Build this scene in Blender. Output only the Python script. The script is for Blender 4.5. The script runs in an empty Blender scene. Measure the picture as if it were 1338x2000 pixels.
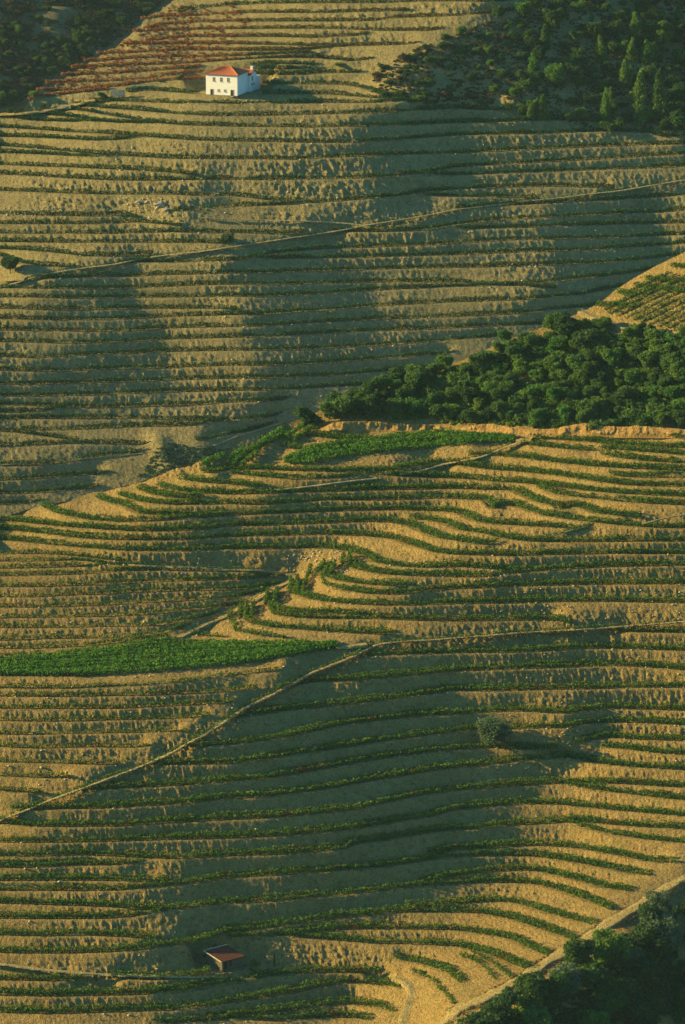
import bpy, math, random
import numpy as np
R = math.radians
C = bpy.context.scene.collection
SC = bpy.context.scene

# ------------------------------------------------------------------ camera
CAMZ = 228.0
PITCH = R(13.05)
FPX = 9930.0                     # focal length in pixels of the 1338 x 2000 photograph
cam_d = bpy.data.cameras.new('camera'); cam = bpy.data.objects.new('camera', cam_d); C.objects.link(cam)
cam.location = (0, 0, CAMZ); cam.rotation_euler = (R(90) - PITCH, 0, 0)
cam_d.sensor_fit = 'VERTICAL'; cam_d.sensor_height = 24.0; cam_d.lens = 24.0*FPX/2000.0
cam_d.clip_start = 5.0; cam_d.clip_end = 60000.0
SC.camera = cam

# ------------------------------------------------------------------ sky and sun
SUN_EL, SUN_FRONT = R(18.5), R(-3.0)      # sun low on the left, slightly on the camera's side
sx, sy, sz = -math.cos(SUN_EL)*math.cos(SUN_FRONT), -math.cos(SUN_EL)*math.sin(SUN_FRONT), math.sin(SUN_EL)
world = bpy.data.worlds.new('World'); SC.world = world; world.use_nodes = True
wn = world.node_tree; wn.nodes.clear()
sky = wn.nodes.new('ShaderNodeTexSky'); sky.sky_type = 'NISHITA'; sky.sun_disc = False
sky.sun_elevation = SUN_EL; sky.sun_rotation = math.atan2(sx, sy)
sky.air_density = 1.0; sky.dust_density = 0.6; sky.ozone_density = 2.0
bg = wn.nodes.new('ShaderNodeBackground'); bg.inputs['Strength'].default_value = 0.072
wo = wn.nodes.new('ShaderNodeOutputWorld')
tint = wn.nodes.new('ShaderNodeMix'); tint.data_type = 'RGBA'; tint.blend_type = 'MULTIPLY'; tint.inputs[0].default_value = 1.0
tint.inputs[7].default_value = (.38, .93, 1.12, 1)            # slide film's cool cast of open shade
wn.links.new(sky.outputs[0], tint.inputs[6]); wn.links.new(tint.outputs[2], bg.inputs[0]); wn.links.new(bg.outputs[0], wo.inputs[0])
sun_d = bpy.data.lights.new('sun', 'SUN'); sun = bpy.data.objects.new('sun', sun_d); C.objects.link(sun)
sun_d.energy = 5.0; sun_d.angle = R(0.5); sun_d.color = (1.0, 0.73, 0.255)
from mathutils import Vector
sun.rotation_euler = Vector((sx, sy, sz)).to_track_quat('Z', 'Y').to_euler()
SC.view_settings.view_transform = 'Standard'; SC.view_settings.look = 'None'
SC.view_settings.exposure = 1.2; SC.view_settings.gamma = 1.0
try: SC.view_settings.use_curve_mapping = False
except Exception: pass
SC.cycles.max_bounces = 4; SC.cycles.diffuse_bounces = 1; SC.cycles.glossy_bounces = 1
SC.cycles.transmission_bounces = 1; SC.cycles.volume_bounces = 0; SC.cycles.volume_step_rate = 4.0; SC.cycles.volume_max_steps = 64

rng = np.random.default_rng(7)
random.seed(7)

# ------------------------------------------------------------------ object helpers
def tag(o, label=None, cat=None, group=None, kind=None):
    if label: o['label'] = label
    if cat: o['category'] = cat
    if group: o['group'] = group
    if kind: o['kind'] = kind
    return o

def npmesh(name, V, T, mats, attrs=None, smooth=False, n=3, midx=None):
    me = bpy.data.meshes.new(name)
    V = np.asarray(V, np.float32); T = np.asarray(T, np.int32)
    me.vertices.add(len(V)); me.vertices.foreach_set('co', V.ravel())
    me.loops.add(T.size); me.loops.foreach_set('vertex_index', T.ravel())
    me.polygons.add(len(T)); me.polygons.foreach_set('loop_start', np.arange(0, T.size, n, dtype=np.int32))
    me.polygons.foreach_set('loop_total', np.full(len(T), n, np.int32))
    if smooth: me.polygons.foreach_set('use_smooth', np.ones(len(T), bool))
    if not isinstance(mats, (list, tuple)): mats = [mats]
    for m in mats: me.materials.append(m)
    if midx is not None: me.polygons.foreach_set('material_index', np.asarray(midx, np.int32))
    for k, a in (attrs or {}).items():
        at = me.attributes.new(k, 'FLOAT', 'POINT'); at.data.foreach_set('value', np.asarray(a, np.float32))
    me.update(); me.validate()
    return me

def link(name, me, parent=None, loc=None, rot=None, scale=None):
    o = bpy.data.objects.new(name, me); C.objects.link(o)
    if parent: o.parent = parent
    if loc is not None: o.location = loc
    if rot is not None: o.rotation_euler = rot
    if scale is not None: o.scale = scale
    return o

class MB:                                   # small poly builder
    def __init__(s): s.v = []; s.f = []
    def add(s, vs, fs):
        b = len(s.v); s.v += [tuple(v) for v in vs]; s.f += [tuple(b+i for i in f) for f in fs]
    def box(s, x0, x1, y0, y1, z0, z1):
        s.add([(x0,y0,z0),(x1,y0,z0),(x1,y1,z0),(x0,y1,z0),(x0,y0,z1),(x1,y0,z1),(x1,y1,z1),(x0,y1,z1)],
              [(3,2,1,0),(4,5,6,7),(0,1,5,4),(1,2,6,5),(2,3,7,6),(3,0,4,7)])
    def tube(s, a, b, ra, rb, n=6):
        a = Vector(a); b = Vector(b); d = (b-a).normalized()
        p = d.cross(Vector((0.3,0.2,1))).normalized(); q = d.cross(p)
        vs = []
        for c, r in ((a,ra),(b,rb)):
            for i in range(n):
                t = 2*math.pi*i/n; vs.append(c + p*(r*math.cos(t)) + q*(r*math.sin(t)))
        s.add(vs, [(i,(i+1)%n,n+(i+1)%n,n+i) for i in range(n)] + [tuple(range(n))[::-1], tuple(range(n,2*n))])
    def build(s, name, mat, parent=None):
        me = bpy.data.meshes.new(name); me.from_pydata(s.v, [], s.f); me.materials.append(mat); me.update()
        return link(name, me, parent)

# ------------------------------------------------------------------ noise
def _h(ix, iy, iz, seed):
    h = (ix*374761393 + iy*668265263 + iz*2147483647 + seed*1274126177) & 0xffffffff
    h = ((h ^ (h >> 13))*1274126177) & 0xffffffff
    h = ((h ^ (h >> 15))*2246822519) & 0xffffffff
    return ((h ^ (h >> 16)) & 0xffff)/65535.0*2 - 1
def vn(x, y, z, seed=0):
    xi = np.floor(x).astype(np.int64); yi = np.floor(y).astype(np.int64); zi = np.floor(z).astype(np.int64)
    fx = x-xi; fy = y-yi; fz = z-zi
    fx = fx*fx*(3-2*fx); fy = fy*fy*(3-2*fy); fz = fz*fz*(3-2*fz)
    o = 0
    for dx in (0,1):
        wx = fx if dx else 1-fx
        for dy in (0,1):
            wy = fy if dy else 1-fy
            for dz in (0,1):
                o = o + wx*wy*(fz if dz else 1-fz)*_h(xi+dx, yi+dy, zi+dz, seed)
    return o
def sstep(a, b, x):
    t = np.clip((x-a)/(b-a), 0, 1); return t*t*(3-2*t)

# ------------------------------------------------------------------ geometry of sight lines (used once, to survey the hillside)
sp, cp = math.sin(PITCH), math.cos(PITCH)
def gz(v): return sp + (np.asarray(v, float)-1000)/FPX*cp       # drop per metre along the axis
def gy(v): return cp - (np.asarray(v, float)-1000)/FPX*sp       # ground distance per metre along the axis
def place(u, v, r):
    u = np.asarray(u, float)
    return np.stack([r*(u-669)/FPX, r*gy(v), CAMZ - r*gz(v)], -1)

# ------------------------------------------------------------------ surveyed contour lines of the terraces
SURVEY = """
A 350,27 383,18 446,12 513,8 646,7 746,7 813,4 892,3 959,5 1025,1
A 277,39 333,33 383,32 446,27 513,26 646,26 746,23 799,21
A 287,57 320,50 367,45 446,43 546,43 646,43 729,42 773,36 892,32 942,28 1025,20
A 258,64 317,61 383,59 446,58 546,57 646,57 746,61 846,61 868,57
A 277,83 317,78 367,73 446,73 546,73 613,75 679,72 719,68
A 237,87 300,88 367,87 446,87 546,89 646,92 729,90 823,87
A 188,107 233,106 300,102 367,98 446,100 513,100 579,100 619,98 676,93
A 163,121 213,119 267,115 333,113 400,112 446,111 486,109 546,107 606,106
A 140,135 187,133 250,129 317,127 383,124 446,119 513,115 579,114 646,115 679,121 729,117
A 120,149 200,146 267,142 333,137 393,132
A 489,127 529,126 569,126 613,128
A 90,164 167,162 233,159 283,156 333,148 397,143
A 499,137 546,137 619,134
A 73,179 133,178 187,173 233,170 300,160 350,157 398,157
A 501,147 579,147 633,144 706,143
A 57,196 117,187 187,179 213,177
B 247,182 287,177 350,182 400,184 446,186 479,185
B 501,167 579,165 659,166 699,170 733,182 779,193
B 479,185 546,185 646,185 713,191 796,198
B 182,200 233,199 300,201 367,204 446,205 513,204 579,203 646,202 729,202 796,200 829,200
B 140,207 200,212 267,217 333,223 400,227 446,228 513,227 596,225 679,223 746,221 796,218 892,213 959,215 1002,218
B 110,212 167,219 233,230 300,241 367,246 446,248 513,249 613,250 679,248 746,247 813,244 892,241 959,240 1025,237 1075,235 1142,237 1175,240
B 68,223 133,229 183,237 233,241 277,241
B 0,234 67,237 133,239 200,241 250,243 293,245
B 0,250 67,254 133,259 200,262 267,267 333,272 400,276 446,277 513,278 613,280 679,280 746,277 813,271 892,265 992,263 1059,262 1125,259 1192,257 1259,259 1309,267
B 0,268 67,270 133,273 183,276 233,274 267,273
B 0,286 67,291 133,297 200,304 267,307 333,311 446,312 513,312 579,313 646,309 746,304 892,300 1025,294 1125,289 1225,285 1338,283
B 0,300 67,302 133,306 183,309 217,310
B 779,343 846,337 892,327 992,322 1092,316 1192,311 1259,306 1338,303
B 0,323 67,326 133,328 200,331 267,334 333,338 383,343
B 0,342 67,345 133,349 200,353 250,354 300,354 367,353 446,352 513,353 613,351 713,349 779,346 846,344 892,343 975,340 1059,337 1159,333 1259,330 1338,326
B 0,374 67,376 133,379 200,381 267,381 333,381 400,384 446,383 479,386 513,391 563,394 613,397 663,394 713,390 779,383 846,374 892,371 959,368 1025,366 1092,365 1142,367 1202,369
B 746,387 813,383 892,385 959,386 1025,387 1049,389
B 337,414 367,412 400,410 446,405 513,403 579,401 626,398
B 0,419 67,422 133,423 183,424 233,421 263,427
B 0,439 67,439 133,439 200,439 267,435 333,441 353,444
B 0,457 67,458 133,457 200,458 267,456 333,455 400,456 433,456 466,456 513,457 556,459 596,457
B 0,474 100,475 200,475 300,475 400,476 446,477
B 0,488 50,490 100,494 167,502 233,502 300,498
B 0,501 37,515 83,522 133,522 150,521
C 892,408 992,402 1059,399 1125,395 1192,392 1259,388 1338,382
C 653,453 696,454 746,454 796,453 846,449 892,441 959,433 1025,428 1092,425 1159,421 1225,418 1292,416 1338,412
C 892,449 959,447 1025,446 1092,442 1159,441 1225,439 1338,437
C 233,516 267,513 333,514 400,512 446,511 479,507 513,501 546,494 596,490 646,487 713,485 779,482 846,480 892,477 959,472 1025,469 1092,468 1159,467 1225,465 1292,461 1338,460
C 446,511 513,507 579,506 646,505 713,504 779,502 846,500 892,499 959,496 1025,493 1092,492 1159,489 1225,485 1292,480 1338,477
C 60,547 133,544 200,541 267,541 333,538 400,537 446,535 513,535 579,532 646,530 713,528 779,526 846,525 892,524 959,523 1025,521 1092,518 1159,516 1225,511 1275,506 1309,502
C 0,564 67,565 133,565 200,566 267,564 333,561 400,558 446,557 546,557 646,554 746,552 892,552 925,554 959,557
C 0,582 67,582 133,584 200,584 267,582 333,582 400,581 446,580 513,581 579,578 646,574 713,569 779,566 846,563 892,561 959,561 1025,558 1092,551 1159,543 1225,536 1259,531
C 0,604 67,606 133,607 200,606 267,604 333,604 400,604 446,605 466,611
C 0,624 67,626 133,626 200,626 267,623 333,620 400,618 446,617 513,616 579,611 646,607 713,601 779,597 846,593 892,591 959,589 1025,587 1092,580 1142,576 1185,567
C 0,646 67,647 133,648 200,649 267,647 333,642 400,641 446,640 513,639 579,634 646,630 713,627 779,624 846,621 892,620 959,617 1025,614 1069,607
C 0,668 67,670 133,672 200,671 267,668 333,664 446,661 513,659 579,656 646,652 713,648 779,646 892,642 959,639 1025,636
C 0,697 67,701 133,697 200,693 267,691 333,688 400,687 446,686 513,686 579,685 646,681 713,678 779,674 846,668 873,666
C 0,724 67,727 133,726 200,723 267,721 333,720 446,715 513,716 579,714 646,710 713,705 763,701
C 0,752 67,753 133,750 200,748 267,747 333,744 446,741 513,741 579,738 646,735 713,730 746,727
C 0,775 67,775 133,774 200,772 267,769 333,767 446,765 513,764 579,761 646,757 706,754
C 0,792 50,793 117,797 200,798 267,796 333,794 400,792 446,787 513,786 579,781
C 0,807 67,806 100,803 133,799
C 0,820 67,819 133,819 200,819 267,819 333,822 400,823 446,824 496,820 546,814 566,810
C 40,841 100,842 167,839 233,836 300,834 367,833 400,829 440,825
C 0,844 33,846 67,851 117,858 157,861
C 0,874 50,872 100,869 167,868 233,869 307,871
C 0,911 67,911 133,904 200,894 233,890 283,886
C 0,940 67,937 133,931 217,927
C 0,966 67,965 133,959 197,955
C 0,988 40,985 83,983
C 383,864 417,859 446,851 496,842 546,832
D 586,851 629,856 679,862 723,861
D 543,874 579,879 626,881 673,874
D 1292,854 1338,859
D 1042,859 1092,861 1159,865 1192,869 1259,874 1338,877
D 1165,877 1225,882 1292,887 1338,891
D 1012,869 1059,874 1125,881 1159,883
D 1165,887 1192,894 1259,902 1338,907
D 912,893 959,891 1025,897 1092,906 1159,913 1225,917 1338,922
D 1185,929 1225,934 1338,935
D 387,923 417,927 446,919 496,919 546,921 613,923 679,923 746,923 779,919 829,909 863,906
D 868,907 892,911 959,919 1025,924 1075,929 1125,936 1175,944 1225,950 1338,953
D 340,937 360,940 400,945 446,947 479,952 513,956
D 446,926 496,932 579,939 646,936 679,934 729,928 779,932 892,936 959,942 1025,946 1092,954 1159,962 1225,967 1338,972
D 297,950 317,957 367,963 446,968 513,967 579,963 646,963 713,959 779,958 846,957 892,956 959,959 992,958 1019,971 1042,982 1075,988 1092,999 1125,990 1159,1004 1225,1011 1245,1014
D 1042,956 1092,969 1159,976 1225,983 1338,989
D 260,957 283,965 317,972 367,977 400,974
D 220,967 250,977 283,984 333,988 446,986 513,988 579,983 646,978 713,979 779,978 846,975 892,976 942,979 959,997 992,987 1059,1009 1125,1018 1192,1026 1259,1032 1338,1034
D 180,973 200,982 233,988 267,1006 333,1008 383,1011
D 72,990 100,1004 117,1007 167,1017 233,1022 300,1020 367,1015 446,1009 513,1006 579,1003 679,999 779,998 863,1000 892,1004 912,1016 942,1024 992,1027 1059,1031 1142,1036
D 7,1020 27,1022 83,1027 133,1032 200,1036 267,1040 333,1039 400,1036 446,1029 513,1028 579,1026 646,1024 713,1020 763,1022 796,1029 819,1041 846,1052 892,1059 942,1066 975,1062
D 799,1017 829,1017 863,1024 892,1037 942,1044 985,1054 1025,1059 1092,1061 1192,1060 1338,1059
D 0,1036 33,1039 83,1044 133,1051 200,1056 267,1057 367,1056 446,1050 513,1048 579,1047 646,1046 713,1049 763,1054 796,1066 846,1081 892,1086 992,1088 1092,1085 1192,1083 1338,1084
D 0,1056 33,1059 100,1066 167,1072 233,1077 300,1078 367,1078 446,1074 513,1074 613,1072 663,1076 699,1084 729,1101 779,1109 846,1112 892,1109 959,1113 999,1116
D 669,1107 699,1116 746,1124 813,1127 892,1129 952,1129 992,1123 1059,1117 1125,1112 1192,1109 1338,1106
E 0,1084 67,1083 100,1084 150,1088 200,1094 247,1098
E 0,1098 67,1098 150,1096 200,1104 283,1107
E 0,1112 67,1111 133,1109 200,1108
E 0,1127 67,1125 133,1124 183,1122 233,1117 283,1116 317,1115 367,1117 446,1117 519,1117
E 0,1148 67,1148 133,1146 200,1144 250,1141 300,1138 367,1136 446,1133 496,1132 561,1126
E 0,1168 67,1168 133,1164 200,1163 250,1159 333,1156 446,1154 496,1151 549,1142
E 0,1188 67,1188 133,1186 200,1184 283,1179 333,1176 446,1171 496,1161 526,1154
E 0,1209 67,1208 133,1207 200,1206 267,1203 333,1198 400,1191 446,1186 479,1179
E 0,1228 100,1228 200,1226 300,1224 333,1221 383,1211 433,1199
E 0,1253 100,1249 200,1248 267,1246 317,1239 350,1231 380,1222
E 0,1269 100,1267 167,1264 233,1257 300,1251 333,1247
E 0,1287 50,1284 90,1278
S 617,1105 619,1123 659,1137 713,1144 779,1147 799,1148
S 619,1127 623,1143 663,1154 713,1162 779,1164 829,1157 892,1152 942,1151 992,1147 1092,1145 1192,1143 1338,1142
S 561,1137 563,1160 596,1171 629,1177 679,1182 746,1185 813,1184 892,1181 992,1180 1092,1177 1192,1177 1338,1180
S 513,1163 515,1186 546,1195 596,1199 679,1201 723,1204
S 516,1190 526,1202 579,1209 646,1211 723,1211 756,1211 813,1214 892,1215 992,1214 1059,1213 1092,1216 1109,1221
S 464,1190 467,1210 486,1221 529,1228 579,1231 646,1236 713,1240 773,1242
S 446,1217 450,1235 496,1242 556,1251
S 370,1241 400,1244 433,1249
J 0,1322 133,1323 173,1322
J 0,1346 67,1347 133,1347 200,1344 300,1340 367,1334 446,1322 496,1317 553,1313
J 0,1362 67,1363 133,1363 200,1361 267,1361 333,1358 400,1356 446,1353 476,1349 506,1346
J 0,1386 133,1386 233,1386 300,1382 367,1379 446,1375 466,1372
J 0,1410 67,1411 133,1411 200,1409 267,1407 333,1406 413,1401
J 0,1437 67,1437 133,1435 200,1434 267,1433 333,1431 367,1432
J 0,1461 67,1464 133,1462 200,1461 267,1462 300,1462
J 0,1491 67,1492 133,1494 200,1496 250,1491
J 0,1518 67,1521 117,1522 143,1525
J 0,1547 33,1549 83,1551
G 1192,1235 1259,1237 1338,1238
G 693,1287 746,1282 813,1279 892,1277 992,1277 1092,1272 1125,1269 1192,1269 1338,1273
G 546,1350 579,1341 613,1334 679,1332 746,1327 892,1313 992,1309 1092,1306 1192,1302 1292,1307 1338,1312
G 446,1411 479,1402 529,1394 596,1386 663,1381 713,1374 779,1366 892,1351 959,1352 1059,1349 1159,1347 1259,1345 1338,1345
G 363,1464 446,1457 513,1449 579,1439 629,1427 679,1417 746,1409 813,1401 892,1397 959,1392 1009,1391 1059,1394 1109,1396 1142,1391 1185,1386 1225,1387 1338,1390
G 293,1497 367,1495 446,1494 513,1487 579,1476 646,1466 713,1456 779,1446 892,1431 935,1426 999,1427 1059,1424 1109,1424 1142,1416 1192,1413 1259,1414 1338,1419
G 167,1547 233,1542 333,1537 446,1529 513,1524 579,1514 646,1502 713,1489 779,1479 892,1466 959,1462 1025,1466 1092,1466
G 1125,1453 1192,1442 1242,1447 1338,1449
G 1172,1460 1225,1466 1292,1474 1338,1477
G 17,1584 100,1583 200,1581 267,1577 367,1571 446,1562 513,1559 579,1551 646,1542 713,1529 779,1519 846,1508 892,1502 959,1496 1025,1487 1075,1484 1109,1483 1159,1491 1192,1497 1259,1502 1338,1507
G 0,1611 67,1617 133,1617 233,1616 333,1609 446,1603 513,1600 579,1596 646,1589 696,1584 746,1572 813,1557 892,1546 959,1541 1025,1536 1092,1532 1159,1532 1225,1534 1338,1541
G 1105,1537 1192,1549 1259,1557 1338,1566
G 0,1648 100,1648 200,1646 300,1643 446,1639 546,1635 646,1627 713,1619 779,1607 846,1597 892,1584 959,1577 1025,1572 1092,1574 1159,1581 1225,1587 1338,1597
G 0,1674 67,1675 150,1672 233,1675 283,1678 333,1680 446,1674 546,1671 613,1666 679,1661 696,1650 746,1644 813,1632 892,1622 925,1622 992,1614 1059,1611 1125,1607 1225,1616 1338,1622
G 1105,1611 1192,1632 1259,1642 1338,1649
G 0,1697 67,1697 150,1692 217,1692 283,1687
G 0,1723 67,1722 167,1722 267,1724 327,1724
G 0,1742 67,1742 167,1742 233,1741 283,1737 333,1732 383,1727 446,1717 546,1711 646,1704 746,1696 813,1686 892,1676 942,1674 992,1673 1042,1675 1092,1682 1159,1694 1209,1704 1267,1716
G 846,1671 892,1662 975,1657 1059,1654 1125,1659 1192,1671 1259,1684 1320,1691
G 0,1767 100,1770 200,1773 283,1779 317,1781 367,1776 446,1767 546,1762 646,1752 746,1742 813,1734 892,1729 942,1726 992,1726 1042,1729 1092,1742 1142,1761 1184,1780
G 829,1726 892,1713 959,1704 1025,1702 1059,1706 1125,1722 1175,1736 1227,1745
G 0,1797 100,1797 200,1797 267,1791 317,1784
G 0,1829 67,1831 150,1829 233,1832 307,1837
H 0,1864 67,1865 150,1864 233,1861 283,1856 333,1850 400,1841 446,1824 513,1817 579,1807 646,1797 713,1791 779,1784 892,1784 942,1787 992,1797 1042,1814 1092,1831 1115,1841
H 796,1778 892,1769 959,1762 1009,1767 1059,1784 1109,1797 1150,1810
H 446,1834 513,1832 579,1827 679,1817 779,1817 892,1819 942,1827 992,1837 1025,1854 1063,1870
H 546,1831 613,1836 679,1841 729,1846 813,1847 892,1851 942,1864 975,1877 1009,1891 1026,1898
H 766,1877 813,1884 863,1899 892,1924
H 892,1871 925,1882 959,1916
H 912,1863 952,1883 990,1913
H 796,1897 829,1914 846,1926
H 846,1933 866,1950 876,1967
H 0,1917 100,1919 163,1917
H 213,1914 300,1916 367,1911 446,1900 513,1891
H 300,1941 367,1931 446,1917 546,1907 613,1901 679,1903 739,1905
H 0,1947 100,1949 150,1947 233,1946 300,1944 367,1939 446,1925 513,1917
H 0,1981 100,1983 167,1981 267,1977 333,1976 400,1970 446,1962 513,1952 579,1941 626,1931 679,1921 746,1927 774,1937
H 446,1991 513,1984 579,1976 633,1967 679,1963 733,1970 759,1983
H 300,2003 400,1997 446,1993 546,1997 613,1990 679,1990 719,1998
"""
CURVES = []
for ln in SURVEY.strip().split('\n'):
    z, *pp = ln.split(); c_ = np.array([[float(a) for a in p.split(',')] for p in pp])
    if z == 'C' and 700 < c_[-1,0] < 1320:               # these rows run on behind the near hill
        d_ = (c_[-1]-c_[-3]); d_ = d_/d_[0]; c_ = np.vstack([c_, c_[-1]+d_*np.array([130., 115.])])
    CURVES.append((z, c_))

def bweights(t, n):
    i = np.clip(np.floor(t).astype(int), 0, n-4); f = t - i
    return i, np.stack([(1-f)**3/6, (3*f**3-6*f**2+4)/6, (-3*f**3+3*f**2+3*f+1)/6, f**3/6], -1)

class Hill:
    """smooth hillside r(u,v) = nominal plane + B-spline, fitted so that the surveyed lines are level"""
    def __init__(s, zones, y1, z1, slope, v0, v1, extra=(), flats=(), cu=38., cv=30., lam=0.25, lam2=0.02, mono=1.0):
        s.y1, s.z1, s.sl = y1, z1, slope
        s.u0, s.v0 = -300., v0; s.cu, s.cv = cu, cv
        s.nu = int((1640-s.u0)/cu)+4; s.nv = int((v1-v0)/cv)+4
        N = s.nu*s.nv
        A = np.zeros((N, N)); B = np.zeros(N)
        def addrows(idx, w, rhs, wt):
            # idx (m,k) w (m,k)
            k = idx.shape[1]
            ww = w*wt[:,None]; rr = rhs*wt
            for a in range(k):
                np.add.at(B, idx[:,a], ww[:,a]*rr)
            I = np.repeat(idx, k, 1); J = np.tile(idx, (1, k)); Wm = (ww[:,:,None]*ww[:,None,:]).reshape(len(idx), -1)
            A.ravel()[:] += np.bincount((I*N+J).ravel(), weights=Wm.ravel(), minlength=N*N) if False else 0
            np.add.at(A.ravel(), (I*N+J).ravel(), Wm.ravel())
        pu, pv, qu, qv, wt = [], [], [], [], []
        for z, c in CURVES:
            if z in zones:
                n = max(2, int((c[-1,0]-c[0,0])/14)+1)
                us = np.linspace(c[0,0], c[-1,0], n); vs = np.interp(us, c[:,0], c[:,1])
                if n > 6:                                  # take the jitter of the survey out
                    k = np.array([1,2,3,2,1.])/9; pad = np.pad(vs, 2, mode='reflect', reflect_type='odd'); vs = np.convolve(pad, k, 'valid')
                pu += list(us[:-1]); pv += list(vs[:-1]); qu += list(us[1:]); qv += list(vs[1:]); wt += [1.0]*(n-1)
        for c, w in extra:
            c = np.array(c, float); n = max(2, int(np.hypot(*(c[-1]-c[0]))/20)+1)
            us = np.linspace(c[0,0], c[-1,0], n); vs = np.interp(us, c[:,0], c[:,1])
            pu += list(us[:-1]); pv += list(vs[:-1]); qu += list(us[1:]); qv += list(vs[1:]); wt += [w]*(n-1)
        for (u, va, vb, w) in flats:
            n = max(2, int(abs(vb-va)/12)+1); vs = np.linspace(va, vb, n)
            pu += [u]*(n-1); qu += [u]*(n-1); pv += list(vs[:-1]); qv += list(vs[1:]); wt += [w]*(n-1)
        pu, pv, qu, qv, wt = map(np.array, (pu, pv, qu, qv, wt))
        L = np.hypot(qu-pu, qv-pv)
        ia, wa = s._w(pu, pv); ib, wb = s._w(qu, qv)
        ga, gb = gz(pv), gz(qv)
        addrows(np.concatenate([ia, ib], 1), np.concatenate([-wa*ga[:,None], wb*gb[:,None]], 1),
                ga*s.r0(pv) - gb*s.r0(qv), wt*30/np.sqrt(L/14))
        g = np.arange(N).reshape(s.nv, s.nu)
        def d2(i0, i1, i2, w):
            i0, i1, i2 = i0.ravel(), i1.ravel(), i2.ravel()
            addrows(np.stack([i0,i1,i2],1), np.tile([1.,-2.,1.], (len(i0),1)), np.zeros(len(i0)), np.full(len(i0), w))
        d2(g[:,:-2], g[:,1:-1], g[:,2:], lam); d2(g[:-2], g[1:-1], g[2:], lam)
        a = g[:-1].ravel(); b = g[1:].ravel()
        addrows(np.stack([a,b],1), np.tile([-1.,1.], (len(a),1)), np.zeros(len(a)), np.full(len(a), mono))
        A[np.arange(N), np.arange(N)] += lam2**2
        s.c = np.linalg.solve(A, B)
    def r0(s, v):                       # plane z = z1 + slope (y - y1)
        return (CAMZ - s.z1 + s.sl*s.y1)/(gz(v) + s.sl*gy(v))
    def _w(s, u, v):
        i, wu = bweights((np.asarray(u, float)-s.u0)/s.cu, s.nu); j, wv = bweights((np.asarray(v, float)-s.v0)/s.cv, s.nv)
        idx = ((j[:,None]+np.arange(4))[:,:,None]*s.nu + (i[:,None]+np.arange(4))[:,None,:]).reshape(len(i), 16)
        return idx, (wv[:,:,None]*wu[:,None,:]).reshape(len(i), 16)
    def r(s, u, v):
        u, v = np.broadcast_arrays(np.asarray(u, float), np.asarray(v, float)); sh = u.shape
        u = u.ravel(); v = v.ravel()
        idx, w = s._w(np.clip(u, -290, 1630), v)
        return (s.r0(v) + (s.c[idx]*w).sum(1)).reshape(sh)
    def P(s, u, v):
        u, v = np.broadcast_arrays(np.asarray(u, float), np.asarray(v, float))
        return place(u, v, s.r(u, v))

def interp(poly, u): p = np.array(poly, float); return np.interp(u, p[:,0], p[:,1])
FAR_RIDGE = [(-300,290),(-60,228),(0,217),(30,212),(45,203),(62,188),(110,160),(150,135),(190,108),(235,77),(262,58),(282,38),(305,18),(335,0),(360,-30),(420,-90),(1700,-90)]
NEAR_RIDGE = [(-300,1090),(-100,1035),(0,1012),(60,990),(130,976),(200,957),(270,940),(330,917),(400,893),(450,870),(500,853),(560,828),(600,812),(640,795),(700,765),(760,745),(830,725),(900,705),(1000,660),(1080,632),(1140,608),(1175,590),(1200,568),(1235,545),(1280,520),(1338,492),(1450,440),(1700,400)]
ROAD = [(800,2035),(864,2000),(892,1973),(945,1953),(985,1932),(1030,1908),(1065,1882),(1100,1863),(1140,1840),(1180,1812),(1220,1788),(1265,1762),(1300,1735),(1338,1714),(1450,1650),(1640,1540)]

# ------------------------------------------------------------------ the two hillsides
PLOT_A_TOP = [(555,896),(600,880),(640,868),(690,860),(730,855),(780,848),(850,843),(930,848),(1012,855)]
PLOT_A_BOT = [(555,903),(600,905),(650,896),(700,888),(780,880),(850,874),(930,864),(1012,860)]
PLOT_B_TOP = [(-160,1298),(0,1290),(66,1284),(133,1275),(200,1265),(266,1257),(300,1252),(446,1253),(560,1256),(660,1257)]
PLOT_B_BOT = [(-160,1322),(0,1319),(110,1321),(200,1319),(333,1310),(446,1299),(520,1288),(580,1278),(660,1263)]
FAR_GUIDE = [([(740,190),(1000,170),(1338,135)],.5), ([(860,225),(1100,208),(1338,185)],.5), ([(1000,238),(1338,220)],.4),
             ([(760,130),(1000,112),(1338,80)],.5), ([(900,70),(1338,30)],.4), ([(950,20),(1338,-15)],.4)]
NEAR_GUIDE = [([(640,806),(1000,826),(1338,836),(1600,846)],.6), ([(760,760),(1000,778),(1338,806)],.5), ([(900,712),(1338,752)],.5), ([(1080,660),(1338,690)],.5),
              ([(1150,612),(1338,648),(1500,690)],.6), ([(1210,575),(1400,600)],.6), ([(1280,530),(1400,545)],.6),
              ([(1060,1945),(1170,1905),(1338,1840)],.9), ([(960,2015),(1100,1980),(1338,1910)],.9), ([(1230,1855),(1338,1800)],.9),
              ([(1000,2070),(1338,1990)],.9), ([(1320,1800),(1450,1750)],.9), ([(1180,1770),(1400,1800)],.5), ([(1250,1720),(1450,1760)],.5)]
flats = []
for u in range(590, 1000, 25): flats.append((u, interp(PLOT_A_TOP,u), interp(PLOT_A_BOT,u), .22))
for u in range(-100, 640, 25): flats.append((u, interp(PLOT_B_TOP,u), interp(PLOT_B_BOT,u), .22))
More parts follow.
